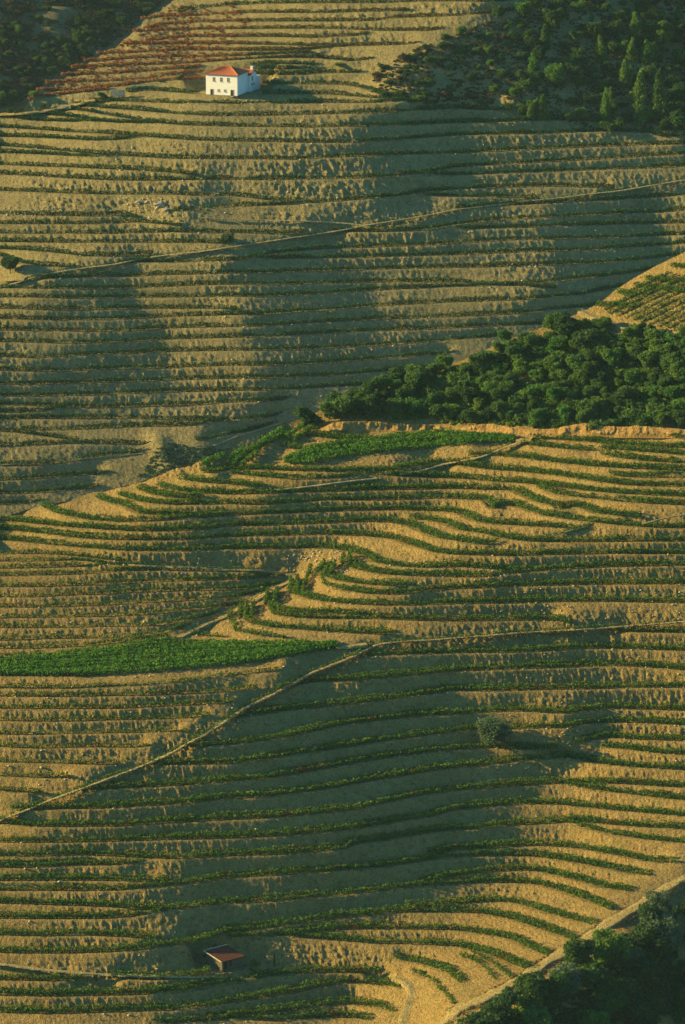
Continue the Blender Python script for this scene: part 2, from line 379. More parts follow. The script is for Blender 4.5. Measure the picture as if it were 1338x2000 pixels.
def aspect(poly, m, w, step=20):                 # invented swells, tilting the slope to shape broad light and shade into it
    out = []; us_ = [p[0] for p in poly]; vs_ = [p[1] for p in poly]
    for v in np.arange(min(vs_), max(vs_), step):
        run = []
        for u in np.arange(min(us_), max(us_)+1, 18):
            if inpoly(u, v, poly): run.append(u)
        if len(run) > 2:
            uc = (run[0]+run[-1])/2; out.append(([(run[0], v+m*(run[0]-uc)), (run[-1], v+m*(run[-1]-uc))], w))
    return out
def inpoly(u, v, poly):
    c = False; n = len(poly); j = n-1
    for i in range(n):
        a, b = poly[i], poly[j]
        if (a[1] > v) != (b[1] > v) and u < (b[0]-a[0])*(v-a[1])/(b[1]-a[1])+a[0]: c = not c
        j = i
    return c
FAR_GUIDE += aspect([(70,560),(230,530),(270,640),(350,800),(370,860),(-60,850),(-60,650),(60,620)], -.062, 1.6)
FAR_GUIDE += aspect([(-60,850),(380,860),(260,930),(100,960),(-60,990)], -.05, 1.4)
FAR_GUIDE += aspect([(245,510),(430,500),(455,640),(490,790),(385,800),(320,680),(290,580)], .022, 1.6)
FAR_GUIDE += aspect([(450,470),(640,455),(700,560),(740,690),(640,790),(510,790),(470,620)], -.066, 1.6)
FAR_GUIDE += aspect([(700,430),(1040,420),(1060,560),(1000,640),(760,690),(710,560)], -.012, 1.2)
FAR_GUIDE += aspect([(1060,400),(1270,390),(1270,470),(1180,560),(1080,570)], -.07, 1.4)
FAR_GUIDE += aspect([(1290,380),(1450,380),(1450,560),(1290,500)], .03, 1.5)
FAR_GUIDE += aspect([(640,185),(820,200),(900,330),(800,345),(720,260)], -.06, 1.2)
FAR_GUIDE += aspect([(900,225),(1338,290),(1338,370),(960,380),(920,330)], -.012, 1.4)
FAR_GUIDE += aspect([(400,200),(600,200),(700,290),(740,400),(600,420),(480,350)], -.004, 1.2)
FAR_GUIDE += aspect([(330,375),(520,370),(560,440),(340,450)], -.05, 1.0)
FAR_GUIDE += aspect([(90,185),(330,5),(380,-60),(600,-60),(600,110),(420,125),(380,170)], .055, 1.8)
FAR_GUIDE += aspect([(600,-60),(960,-60),(840,90),(720,150),(600,150)], .035, 1.6)
far_hill = Hill('ABC', 1576., 0., .60, -220., 1250., FAR_GUIDE)
near_hill = Hill('DESJGH', 1150., -18., .55, 330., 2260., NEAR_GUIDE, flats)
back_hill = Hill('', 1950., -65., .55, -220., 420., [([(-100,30),(400,5)],.6), ([(-100,170),(400,140)],.6)])

LEDGE = {'A':2.4,'B':2.7,'C':2.7,'D':3.2,'E':2.8,'S':3.4,'J':2.8,'G':3.3,'H':3.3}
HOUSE_UV = (433., 185.5)
def column_crests(zones, us):
    rows = []
    for z, c in CURVES:
        if z not in zones: continue
        a, b = c[0].copy(), c[-1].copy()
        cc = c
        if a[0] < 8: cc = np.vstack([[-320, a[1]-(c[2,1]-a[1])*.0], cc])
        if b[0] > 1325: cc = np.vstack([cc, [1660, b[1]]])
        v = np.interp(us, cc[:,0], cc[:,1]); ins = (us >= cc[0,0]) & (us <= cc[-1,0])
        t = np.minimum(np.where(a[0] < 8, 1, sstep(-2, 34, us-cc[0,0])), np.where(b[0] > 1325, 1, sstep(-2, 34, cc[-1,0]-us)))
        rows.append((v, ins, np.full(len(us), LEDGE[z]), t))
    return rows

def build_slope(hill, zones, us, vtop, vbot, nv, name, mat, seed, bumps=()):
    """mesh of one hillside: level ledges cut behind every surveyed line, eroded banks between them"""
    nu = len(us); S = np.linspace(0, 1, nv)
    top = interp(vtop, us); bot = interp(vbot, us)
    V = top[:,None] + (bot-top)[:,None]*S[None,:]
    # keep the sampling rows fixed in height so that terrace edges stay clean, collapse those above the ridge
    vv = np.linspace(top.min(), bot.max(), nv); V = np.clip(vv[None,:], top[:,None], bot[:,None])
    U = np.repeat(us[:,None], nv, 1)
    P = hill.P(U, V)
    zb = P[...,2]
    dz = np.zeros_like(zb); bank = np.full_like(zb, .35); ledge = np.zeros_like(zb)
    rows = column_crests(zones, us)
    for i in range(nu):
        cr = sorted([(float(v[i]), float(w[i]), float(t[i])) for v, ins, w, t in rows if ins[i]])
        if not cr: continue
        m = [cr[0]]
        for c in cr[1:]:
            if c[0]-m[-1][0] < 5: m[-1] = (m[-1][0], max(m[-1][1], c[1]), max(m[-1][2], c[2]))
            else: m.append(c)
        def profile(lst):
            d_ = np.zeros(nv); b_ = np.full(nv, .35); l_ = np.zeros(nv)
            vs = [lst[0][0]-55] + [c[0] for c in lst]; ws = [0]+[c[1] for c in lst]
            for j in range(1, len(vs)):
                lo = vs[j]; hi = max(vs[j-1], lo-78)
                k = np.where((V[i] <= lo) & (V[i] > hi))[0]
                if len(k) == 0: continue
                zz = np.interp([hi, lo], V[i], zb[i]); yy = np.interp([hi, lo], V[i], P[i,:,1])
                run = max(yy[0]-yy[1], .5); D = max(zz[0]-zz[1], .0)
                s = (lo-V[i,k])/(lo-hi); sl = min(.62, ws[j]/run)
                d_[k] = np.where(s < sl, -D*s, -D*sl*(1-s)/(1-sl))
                b_[k] = np.where(s < sl, 0, np.sin(np.pi*np.clip((s-sl)/(1-sl), 0, 1))**.6)
                l_[k] = np.where(s < sl+.05, 1, 0)
            return d_, b_, l_
        F = profile(m)
        if any(c[2] < .999 for c in m):
            full = [c for c in m if c[2] >= .999]
            f = profile(full) if full else (np.zeros(nv), np.full(nv, .35), np.zeros(nv))
            t = np.ones(nv)
            for j, c in enumerate(m):
                if c[2] < .999:
                    a = m[j-1][0] if j else c[0]-80; b = m[j+1][0] if j+1 < len(m) else c[0]+80
                    k = (V[i] > a) & (V[i] <= b); t[k] = np.minimum(t[k], c[2])
            F = [f[q_]+(F[q_]-f[q_])*t for q_ in range(3)]
        dz[i], bank[i], ledge[i] = F
    k = np.array([1,2,3,3,3,2,1.]); k /= k.sum()
    def sm(a):
        p = np.pad(a, ((3,3),(0,0)), mode='edge'); return sum(k[t]*p[t:t+nu] for t in range(7))
    dz = sm(dz); bank = sm(bank)
    X, Y, Z = P[...,0], P[...,1], zb+dz
    k_ = .78 if hill is far_hill else .55
    n1 = vn((X/2.3+Z*.16)/k_, Y/3.4/k_, Z/3.6/k_, seed); n2 = vn((X/1.05+Z*.2)/k_, Y/1.6/k_, Z/1.9/k_, seed+1); n3 = vn(X/.5/k_, Y/.8/k_, Z/.8/k_, seed+2)
    n0 = vn(X/9, Y/9, Z/9, seed+3)
    rough = np.clip(.75 + .7*vn(X/17, Y/23, Z*0+3, seed+5), .25, 1.4)
    rib = ((n1*.22 + (np.abs(n2)*2-.6)*.50 + n3*.30)*rough)*(k_**.6)*(1. if hill is far_hill else .8) + n0*.14
    Yn = Y - bank*rib*.8; Zn = Z + bank*rib*.3 + (1-bank)*n3*.05
    for f in bumps: Yn, Zn = f(X, Yn, Zn)
    VV = np.stack([X, Yn, Zn], -1).reshape(-1, 3)
    scr = np.zeros(nu*nv)
    idx = np.arange(nu*nv).reshape(nu, nv)
    q = np.stack([idx[:-1,:-1], idx[:-1,1:], idx[1:,1:], idx[1:,:-1]], -1).reshape(-1, 4)
    ok = (np.abs(V[:-1,:-1]-V[:-1,1:]) + np.abs(V[1:,:-1]-V[1:,1:])).reshape(-1) > 1e-6
    me = npmesh(name, VV, q[ok], mat, {'bank': bank.ravel(), 'ledge': ledge.ravel(), 'pu': U.ravel()*0}, smooth=True, n=4)
    return me, (us, V, Yn, Zn, X)

# ------------------------------------------------------------------ materials
def newmat(name, rough=.9, spec=.15):
    m = bpy.data.materials.new(name); m.use_nodes = True; nt = m.node_tree; b = nt.nodes['Principled BSDF']
    b.inputs['Roughness'].default_value = rough; b.inputs['Specular IOR Level'].default_value = spec
    return m, nt, b
def nd(nt, t, **k):
    n = nt.nodes.new(t)
    for a, v in k.items(): setattr(n, a, v)
    return n
def noise(nt, scale, detail=4, rough=.6, vec=None):
    n = nd(nt, 'ShaderNodeTexNoise'); n.inputs['Scale'].default_value = scale; n.inputs['Detail'].default_value = detail; n.inputs['Roughness'].default_value = rough
    if vec is not None: nt.links.new(vec, n.inputs['Vector'])
    return n.outputs['Fac']
def ramp(nt, fac, stops):
    r = nd(nt, 'ShaderNodeValToRGB'); e = r.color_ramp.elements
    e[0].position, e[0].color = stops[0][0], (*stops[0][1], 1)
    e[1].position, e[1].color = stops[-1][0], (*stops[-1][1], 1)
    for p, c in stops[1:-1]:
        x = e.new(p); x.color = (*c, 1)
    nt.links.new(fac, r.inputs[0]); return r.outputs[0]
def mixc(nt, fac, a, b, mode='MIX'):
    m = nd(nt, 'ShaderNodeMix', data_type='RGBA', blend_type=mode)
    for sock, v in ((m.inputs[0], fac), (m.inputs[6], a), (m.inputs[7], b)):
        if isinstance(v, (int, float)): sock.default_value = v
        elif isinstance(v, tuple): sock.default_value = (*v, 1)
        else: nt.links.new(v, sock)
    return m.outputs[2]
def attr(nt, name):
    return nd(nt, 'ShaderNodeAttribute', attribute_name=name).outputs['Fac']
def math_(nt, op, a, b):
    m = nd(nt, 'ShaderNodeMath', operation=op)
    for s_, v in zip(m.inputs, (a, b)):
        if isinstance(v, (int, float)): s_.default_value = v
        else: nt.links.new(v, s_)
    return m.outputs[0]
def bump(nt, b, h, dist, strength=1.0):
    n = nd(nt, 'ShaderNodeBump'); n.inputs['Distance'].default_value = dist; n.inputs['Strength'].default_value = strength
    nt.links.new(h, n.inputs['Height']); nt.links.new(n.outputs[0], b.inputs['Normal'])

def earth_mat(name, tan, brown, pale, scrub=False):
    m, nt, b = newmat(name, .95, .1)
    tc = nd(nt, 'ShaderNodeTexCoord').outputs['Object']
    big = noise(nt, .045, 5, .6, tc); mid = noise(nt, .4, 5, .65, tc); fine = noise(nt, 2.6, 5, .7, tc)
    c = ramp(nt, mid, [(.32, brown), (.5, tan), (.68, pale)])
    c2 = ramp(nt, big, [(.35, tuple(x*.86 for x in tan)), (.65, tuple(x*1.08 for x in tan))])
    c = mixc(nt, .45, c, c2)
    st = ramp(nt, fine, [(.3, (.55,.5,.45)), (.5, (1,1,1)), (.72, (1.35,1.32,1.25))])
    c = mixc(nt, .8, c, st, 'MULTIPLY')
    mottle = noise(nt, 1.1, 6, .75, tc)                        # random dark and pale mottling of the earth
    c = mixc(nt, 1.0, c, ramp(nt, mottle, [(.36, (.45,.43,.42)), (.46, (1,1,1)), (.60, (1,1,1)), (.70, (1.3,1.28,1.2))]), 'MULTIPLY')
    if not scrub:
        weed = noise(nt, .9, 4, .7, tc)
        wf = math_(nt, 'MULTIPLY', ramp(nt, weed, [(.5, (0,0,0)), (.62, (1,1,1))]), math_(nt, 'MULTIPLY', attr(nt, 'ledge'), .75))
        c = mixc(nt, wf, c, (.075, .085, .03))
        gr = noise(nt, .22, 6, .75, tc)                     # dry grass and weeds creeping over the banks
        c = mixc(nt, ramp(nt, gr, [(.50, (0,0,0)), (.66, (.55,.55,.55))]), c, (.15, .155, .05))
    nt.links.new(c, b.inputs['Base Color'])
    h = math_(nt, 'ADD', noise(nt, 1.6, 6, .65, tc), math_(nt, 'MULTIPLY', noise(nt, 4, 3, .6, tc), .45))
    bump(nt, b, h, 1.1)
    return m
M_far = earth_mat('far_slope_earth', (.345,.28,.118), (.25,.195,.085), (.41,.345,.16))
M_near = earth_mat('near_slope_earth', (.38,.262,.088), (.27,.175,.06), (.44,.325,.13))
M_back = earth_mat('scrub_slope_earth', (.22,.175,.085), (.12,.10,.05), (.30,.25,.13), True)
M_track = earth_mat('track_earth', (.40,.31,.125), (.24,.19,.08), (.48,.40,.19), True)
M_foot = earth_mat('footpath_earth', (.46,.38,.18), (.26,.21,.09), (.54,.46,.24), True)
M_ochre = earth_mat('ochre_cut_earth', (.46,.28,.09), (.36,.20,.06), (.52,.36,.15), True)
M_valley = earth_mat('valley_earth', (.15,.14,.07), (.1,.1,.05), (.2,.17,.09), True)

def leaf_mat(name, stops, patch=None, patch_scale=.16, trans=.3, vary=0.0):
    m, nt, b = newmat(name, .75, .2)
    tr = nd(nt, 'ShaderNodeBsdfTranslucent'); mx = nd(nt, 'ShaderNodeMixShader'); mx.inputs[0].default_value = trans
    nt.links.new(b.outputs[0], mx.inputs[1]); nt.links.new(tr.outputs[0], mx.inputs[2])
    nt.links.new(mx.outputs[0], nt.nodes['Material Output'].inputs[0])
    c = ramp(nt, attr(nt, 'rnd'), stops)
    if patch:
        tc = nd(nt, 'ShaderNodeTexCoord').outputs['Object']
        n = noise(nt, patch_scale, 4, .7, tc); th, col = patch
        f = math_(nt, 'MULTIPLY', ramp(nt, n, [(th, (0,0,0)), (th+.12, (1,1,1))]), ramp(nt, attr(nt, 'rnd2'), [(.3,(0,0,0)),(.5,(1,1,1))]))
        c = mixc(nt, f, c, col)
    if vary:                                     # every tree its own hue
        oi = nd(nt, 'ShaderNodeObjectInfo')
        c = mixc(nt, vary, c, ramp(nt, oi.outputs['Random'], [(0, (.6,.7,.75)), (.35, (1.,1.,.9)), (.65, (1.25,1.15,.8)), (1, (.8,1.1,.9))]), 'MULTIPLY')
    nt.links.new(c, b.inputs['Base Color']); nt.links.new(c, tr.inputs['Color'])
    return m
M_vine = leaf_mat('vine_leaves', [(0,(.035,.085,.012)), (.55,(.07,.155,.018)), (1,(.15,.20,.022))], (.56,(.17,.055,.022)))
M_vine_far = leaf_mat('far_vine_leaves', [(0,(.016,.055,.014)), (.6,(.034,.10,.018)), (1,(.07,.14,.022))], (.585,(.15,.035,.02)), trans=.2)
M_vine_red = leaf_mat('red_vine_leaves', [(0,(.05,.085,.02)), (.3,(.24,.11,.035)), (1,(.50,.15,.05))])
M_plot = leaf_mat('lush_vine_leaves', [(0,(.04,.11,.010)), (.55,(.075,.20,.016)), (1,(.13,.27,.022))])
M_oak = leaf_mat('oak_leaves', [(0,(.045,.10,.026)), (.6,(.10,.195,.045)), (1,(.17,.27,.06))], trans=.45, vary=1.0)
M_dark = leaf_mat('dark_leaves', [(0,(.028,.07,.024)), (.6,(.055,.115,.034)), (1,(.09,.155,.045))], trans=.4, vary=.9)
M_olive = leaf_mat('olive_leaves', [(0,(.05,.09,.045)), (.6,(.11,.17,.08)), (1,(.18,.25,.13))], trans=.4)
M_dry = leaf_mat('dry_scrub_leaves', [(0,(.055,.035,.022)), (.5,(.10,.065,.035)), (.75,(.07,.075,.03)), (1,(.04,.08,.025))])
def plain(name, col, rough=.85, var=.25, sc=2.0):
    m, nt, b = newmat(name, rough)
    tc = nd(nt, 'ShaderNodeTexCoord').outputs['Object']
    c = ramp(nt, noise(nt, sc, 5, .7, tc), [(.3, tuple(x*(1-var) for x in col)), (.7, tuple(min(1,x*(1+var*.5)) for x in col))])
    nt.links.new(c, b.inputs['Base Color']); return m
M_bark = plain('bark', (.12,.09,.06)); M_white = plain('whitewashed_plaster', (.84,.81,.74), .8, .10, .8)
M_tile = plain('terracotta_tile', (.52,.155,.06), .8, .35, 3.0); M_wood = plain('dark_door_wood', (.07,.035,.02)); M_glass = plain('window_glass', (.03,.035,.035), .2, .1)
M_stone = plain('pale_schist', (.42,.35,.22), .9, .35, 1.5); M_wall = plain('dark_rubble_wall', (.11,.095,.06), .9, .4, 2.5)
M_oldtile_shaded = plain('shaded_old_tile', (.11,.042,.028), .9, .45, 2.5); M_post = plain('dark_post', (.03,.02,.018))  # old hut tile made darker, the roof's shade is put into its colour
M_box = plain('white_painted_wood', (.75,.74,.7), .7, .1)

# ------------------------------------------------------------------ earth: meshes
HP = far_hill.P(*HOUSE_UV)
def house_pad(X, Y, Z):
    d = np.maximum(np.abs(X-(HP[0]+2.5))-10, np.abs(Y-(HP[1]+6.5))-8.5)
    k = 1-sstep(0, 5, d)
    return Y, Z*(1-k)+ (np.minimum(Z, HP[2]-.1)*.6 + (HP[2]-.1)*.4)*k
MD = far_hill.P(322., 905.)
def gully_mound(X, Y, Z):
    t = (Y-MD[1]); cx = MD[0] - t*.28
    side = X-cx
    h = 1.5*np.exp(-(np.where(side < 0, side/3.0, side/4.0))**2)*np.exp(-((t+2)/12)**4)
    return Y, Z+h
us_far = np.arange(-160, 1500, 2.6)
far_bot = [(u, min(interp(NEAR_RIDGE, u)+70, 1240)) for u in range(-300, 1701, 20)]
me, FARG = build_slope(far_hill, 'ABC', us_far, FAR_RIDGE, far_bot, 590, 'far_hillside', M_far, 11, (house_pad, gully_mound))
far_o = tag(link('far_hillside', me), kind='structure')
us_near = np.arange(-160, 1500, 2.3)
near_bot = [(-300, 2130), (1700, 2130)]
hutP = near_hill.P(438., 1880.)
def hut_pad(X, Y, Z):
    d = np.maximum(np.abs(X-hutP[0]-1)-6.5, np.abs(Y-(hutP[1]+1.5))-5.0)
    k = 1-sstep(0, 2.5, d)
    return Y, Z*(1-k)+(np.minimum(Z, hutP[2]-1.0))*k
me, NEARG = build_slope(near_hill, 'DESJGH', us_near, NEAR_RIDGE, near_bot, 820, 'near_hillside', M_near, 31, (hut_pad,))
near_o = tag(link('near_hillside', me), kind='structure')

def surf(G, u, v):
    """height of the built ground under the survey point (u, v)"""
    us, V, Yn, Zn, X = G
    u = np.atleast_1d(np.asarray(u, float)); v = np.atleast_1d(np.asarray(v, float))
    i = np.clip(np.searchsorted(us, u), 0, len(us)-1)
    out = np.empty((len(u), 3))
    for k in range(len(u)):
        row = V[i[k]]; j = min(np.searchsorted(row, v[k]), len(row)-1)
        out[k] = (X[i[k], j], Yn[i[k], j], Zn[i[k], j])
    return out

def back_side(hill, ridge, us, name, mat, n=14, step=9., fall=.62):
    """the far side of a ridge, falling into the hidden valley"""
    v = interp(ridge, us); P = hill.P(us, v); L = []
    for k in range(n):
        t = k*step; q = P.copy(); q[:,1] += t; q[:,2] -= fall*t + (vn(q[:,0]/8, q[:,1]/8, q[:,1]*0, 5)*1.2 if k else 0) + (1.2 if k else .3)
        L.append(q)
    V = np.stack(L, 1); nu = len(us); idx = np.arange(nu*n).reshape(nu, n)
    q = np.stack([idx[:-1,:-1], idx[1:,:-1], idx[1:,1:], idx[:-1,1:]], -1).reshape(-1, 4)
    return tag(link(name, npmesh(name, V.reshape(-1,3), q, mat, {'ledge': np.zeros(nu*n)}, True, 4)), kind='structure')
back_side(near_hill, NEAR_RIDGE, np.arange(-160, 1500, 8.), 'near_ridge_back_slope', M_near)
back_side(far_hill, FAR_RIDGE, np.arange(-160, 420, 8.), 'far_ridge_back_slope', M_far)
usb = np.arange(-200, 560, 4.); vb = np.linspace(-160, 330, 150)
Ub, Vb = np.meshgrid(usb, vb, indexing='ij'); Pb = back_hill.P(Ub, Vb)
st_ = vn(Pb[...,0]/30, Pb[...,1]/9, Pb[...,2]/5, 3)
Pb[...,2] += vn(Pb[...,0]/14, Pb[...,1]/14, Pb[...,2]/9, 2)*1.6 + st_*1.2
idx = np.arange(Ub.size).reshape(Ub.shape)
q = np.stack([idx[:-1,:-1], idx[:-1,1:], idx[1:,1:], idx[1:,:-1]], -1).reshape(-1, 4)
tag(link('distant_hillside', npmesh('distant_hillside', Pb.reshape(-1,3), q, M_back, None, True, 4)), kind='structure')
mb = MB(); S_ = 6000.
mb.add([(-S_,-S_,-190),(S_,-S_,-190),(S_,S_,-190),(-S_,S_,-190)], [(0,1,2,3)])
tag(mb.build('valley_ground', M_valley), kind='structure')

# ------------------------------------------------------------------ tracks and paths
def ribbon(name, hill, pts, width, mat, lift=.12, drop=.5, jag=.12, ruts=False):
    if width < 1.5: width *= .85; lift -= .02; drop = .22; mat = M_foot
    p = np.array(pts, float); s = np.concatenate([[0], np.cumsum(np.hypot(*np.diff(p, axis=0).T))]); n = max(4, int(s[-1]/7))
    t = np.linspace(0, s[-1], n); u = np.interp(t, s, p[:,0]); v = np.interp(t, s, p[:,1])
    k = np.ones(5)/5
    for a in (u, v):
        b = np.pad(a, 2, mode='reflect', reflect_type='odd'); a[:] = np.convolve(b, k, 'valid')
    P = hill.P(u, v); P[:,2] += lift
    T = np.gradient(P[:,:2], axis=0); T /= np.linalg.norm(T, axis=1)[:,None]; N = np.stack([-T[:,1], T[:,0]], 1)
    if N[:,1].mean() < 0: N = -N
    cols = [(-.5,-drop,.35), (-.5,0,0), (-.25,.03,0), (0,.06 if ruts else .02,0), (.25,.03,0), (.5,0,0), (.5,-drop,-.1)]
    w = width*(1+.25*vn(t/14, t*0, t*0, 8))
    L = []
    for o, dz_, ex in cols:
        j = jag*vn(t/4, t*0+o*7, t*0, 9)
        q = P.copy(); q[:,:2] += N*((o*w+j-ex*drop)[:,None]); q[:,2] += dz_ + vn(t/5, t*0+o*3, t*0+2, 4)*.05; L.append(q)
    V = np.stack(L, 1); m = V.shape[1]; idx = np.arange(n*m).reshape(n, m)
    q = np.stack([idx[:-1,:-1], idx[1:,:-1], idx[1:,1:], idx[:-1,1:]], -1).reshape(-1, 4)
    return tag(link(name, npmesh(name, V.reshape(-1,3), q, mat, None, False, 4)), kind='structure')
F1 = [(-150,600),(0,560),(40,550),(67,541),(100,533),(167,523),(227,516),(267,506),(333,497),(400,490),(446,483),(513,473),(579,463),(653,452),(713,440),(779,430),(846,418),(892,409),(959,401),(1002,395),(1092,387),(1159,378),(1209,373),(1285,360),(1338,351),(1480,335)]
ribbon('hillside_footpath', far_hill, F1, 1.15, M_track, .1)
ribbon('hillside_footpath', far_hill, [(446,428),(529,430),(596,432),(680,436),(713,440)], .7, M_track, .1)
ribbon('hillside_footpath', far_hill, [(0,546),(25,544),(50,543)], 3.2, M_track, .1)
ribbon('hillside_footpath', far_hill, [(394,425),(440,428)], .7, M_track, .1)
ribbon('gully_track', far_hill, [(296,898),(305,888),(320,879),(366,872),(398,875),(430,866),(456,853),(513,837),(580,815),(606,809)], 1.2, M_track, .1)
ribbon('gully_track', far_hill, [(0,908),(120,899),(200,893),(290,884)], .8, M_track, .1)
ribbon('ridge_track', far_hill, [(0,222),(40,221),(75,218),(110,212),(140,204),(185,195)], 2.2, M_track, .1)
ribbon('slope_track', near_hill, [(-120,1640),(0,1602),(50,1583),(87,1567),(133,1550),(187,1530),(213,1520),(260,1503),(287,1492),(333,1472),(367,1452),(400,1435),(446,1405),(480,1381),(530,1358),(586,1327),(606,1315),(663,1293),(703,1277),(719,1265),(746,1257),(796,1252),(846,1250),(892,1246),(959,1241),(1025,1235),(1109,1231),(1175,1227),(1225,1223),(1338,1214),(1480,1204)], 1.05, M_track, .1)
ribbon('terrace_path', near_hill, [(539,957),(606,950),(680,940),(736,934)], .8, M_track, .1)
ribbon('terrace_path', near_hill, [(779,926),(830,918),(865,906),(940,893),(1000,868),(1040,855)], 1.0, M_track, .1)
ribbon('terrace_path', near_hill, [(1059,1052),(1100,1040),(1148,1027)], .5, M_track, .1)
ribbon('terrace_path', near_hill, [(1252,1024),(1290,1014),(1338,1004)], .5, M_track, .1)
ribbon('terrace_path', near_hill, [(250,1103),(300,1106),(400,1109),(446,1112),(520,1114),(556,1120)], 1.0, M_track, .1)
ribbon('hut_path', near_hill, [(-120,1875),(0,1882),(67,1891),(133,1898),(200,1903),(300,1906),(400,1908),(446,1907)], 1.1, M_track, .1)
ribbon('gully_path', near_hill, [(560,1120),(585,1128),(556,1140),(520,1160),(480,1185),(440,1205),(400,1220),(350,1245)], 1.6, M_track, .1)
ribbon('plot_end_track', near_hill, [(655,1262),(690,1260),(716,1258)], 2.2, M_track, .1)
ribbon('plot_end_track', near_hill, [(1010,858),(1040,857)], 2.2, M_track, .1)
ribbon('sandy_track', near_hill, [(1137,607),(1150,613),(1185,627),(1225,640),(1270,646),(1320,654),(1400,662)], 3.2, M_track, .15, 1.2)
ribbon('dirt_road', near_hill, ROAD, 3.1, M_track, .35, 2.0, .3, True)
ribbon('ramp_track', near_hill, [(790,2010),(796,1985),(806,1955),(812,1930),(800,1915),(775,1908)], 3.0, M_track, .12)
def cutting(name, hill, pts, height, run, mat):
    """raw earth face cut into the slope, ragged along its lip"""
    us = np.arange(pts[0][0], pts[-1][0], 2.0); vs = interp(pts, us); P = hill.P(us, vs); n = len(us); L = []
    hh = height*(1+.35*vn(us/60, us*0, us*0, 3))*sstep(0, 50, us-us[0])
    for k in range(15):
        f = k/12-.08; q = P.copy(); q[:,1] += f*run; q[:,2] += np.minimum(f, 1)*hh - (.5 if k == 0 else 0) - (1.5 if k == 14 else 0)
        d = vn(q[:,0]/1.6, q[:,1]/3, q[:,2]/2.2, 61)*.7 + np.abs(vn(q[:,0]/.8, q[:,1]/2, q[:,2]/1.0, 62))*.6 + vn(q[:,0]/5, q[:,1]/5, q[:,2]/5, 63)*.8
        q[:,1] -= d*math.sin(math.pi*min(max(f, .0), 1))*.9; q[:,2] += d*.25*(f > .7); L.append(q)
    V = np.stack(L, 1); m = V.shape[1]; idx = np.arange(n*m).reshape(n, m)
    q = np.stack([idx[:-1,:-1], idx[1:,:-1], idx[1:,1:], idx[:-1,1:]], -1).reshape(-1, 4)
    return tag(link(name, npmesh(name, V.reshape(-1,3), q, mat, {'ledge': np.zeros(n*m)}, True, 4)), kind='structure')
cutting('ochre_cutting', near_hill, [(606,846),(650,846),(700,843),(760,843),(800,845),(850,845),(892,847),(940,847),(1000,850),(1060,850),(1150,850),(1250,850),(1400,852)], 1.7, 1.6, M_ochre)

# ------------------------------------------------------------------ vines: every row is a thing of its own
def leaf_tris(C0, size, seed, flat=.35):
    """one small triangle of foliage per centre"""
    g = np.random.default_rng(seed); n = len(C0)
    a = g.normal(size=(n,3)); a /= np.linalg.norm(a, axis=1)[:,None]
    b = g.normal(size=(n,3)); b -= (b*a).sum(1)[:,None]*a; b /= np.linalg.norm(b, axis=1)[:,None]
    s = size*(.6+.8*g.random(n))[:,None]
    V = np.stack([C0 + a*s*.62, C0 - a*s*.35 + b*s*.5, C0 - a*s*.35 - b*s*.5], 1).reshape(-1,3)
    r = np.repeat(g.random(n), 3); r2 = np.repeat(g.random(n), 3)
    return V, np.arange(3*n).reshape(n,3), r, r2

def row_line(hill, us, vs, off):
    """3-D line on the ledge, 'off' metres in from its outer edge"""
    P = hill.P(us, vs)
    T = np.gradient(P[:,:2], axis=0); T /= np.maximum(np.linalg.norm(T, axis=1), 1e-6)[:,None]
    N = np.stack([-T[:,1], T[:,0]], 1)
    Q = P.copy(); Q[:,:2] += N*off
    return Q, N

def vine_mesh(name, Q, N, h, w, dens, size, mat, seed, thin=.42, base=.12, redx=None):
    L = np.concatenate([[0], np.cumsum(np.linalg.norm(np.diff(Q, axis=0), axis=1))]); tot = L[-1]
    g = np.random.default_rng(seed); n = int(tot*dens); s = g.random(n)*tot
    x = np.interp(s, L, Q[:,0]); y = np.interp(s, L, Q[:,1]); z = np.interp(s, L, Q[:,2])
    nx = np.interp(s, L, N[:,0]); ny = np.interp(s, L, N[:,1])
    vig = .5+.5*vn(s/7.0, s*0+seed*1.7, s*0, 77) + .5*vn(s/.9, s*0+seed*.7, s*0, 78)   # vigour along the row
    keep = g.random(n) < np.clip(.35+vig*1.2, max(.42, thin*.6), 1); hh = h*np.clip(.62+.5*vig, .45, 1.15)
    keep &= ~((np.abs(x-HP[0]-3) < 9.5) & (np.abs(y-HP[1]-5.5) < 6.5)) & ~((np.abs(x-hutP[0]-1.2) < 4.2) & (np.abs(y-hutP[1]-1) < 4.2))
    t = g.random(n); o = g.normal(size=n)*w*(.28+.12*np.sin(t*3.1))
    c = np.stack([x+nx*o, y+ny*o, z+base+t*hh], 1)[keep]
    V, T, r, r2 = leaf_tris(c, size, seed)
    r = np.clip(r*.75 + np.repeat(t[keep], 3)*.25, 0, 1)
    if redx is not None: r = r*(.15+.85*(1-sstep(redx-7, redx+7, np.repeat(c[:,0]+3*vn(c[:,1]/4, c[:,0]/4, c[:,2], 3), 3))))
    return npmesh(name, V, T, mat, {'rnd': r, 'rnd2': r2})

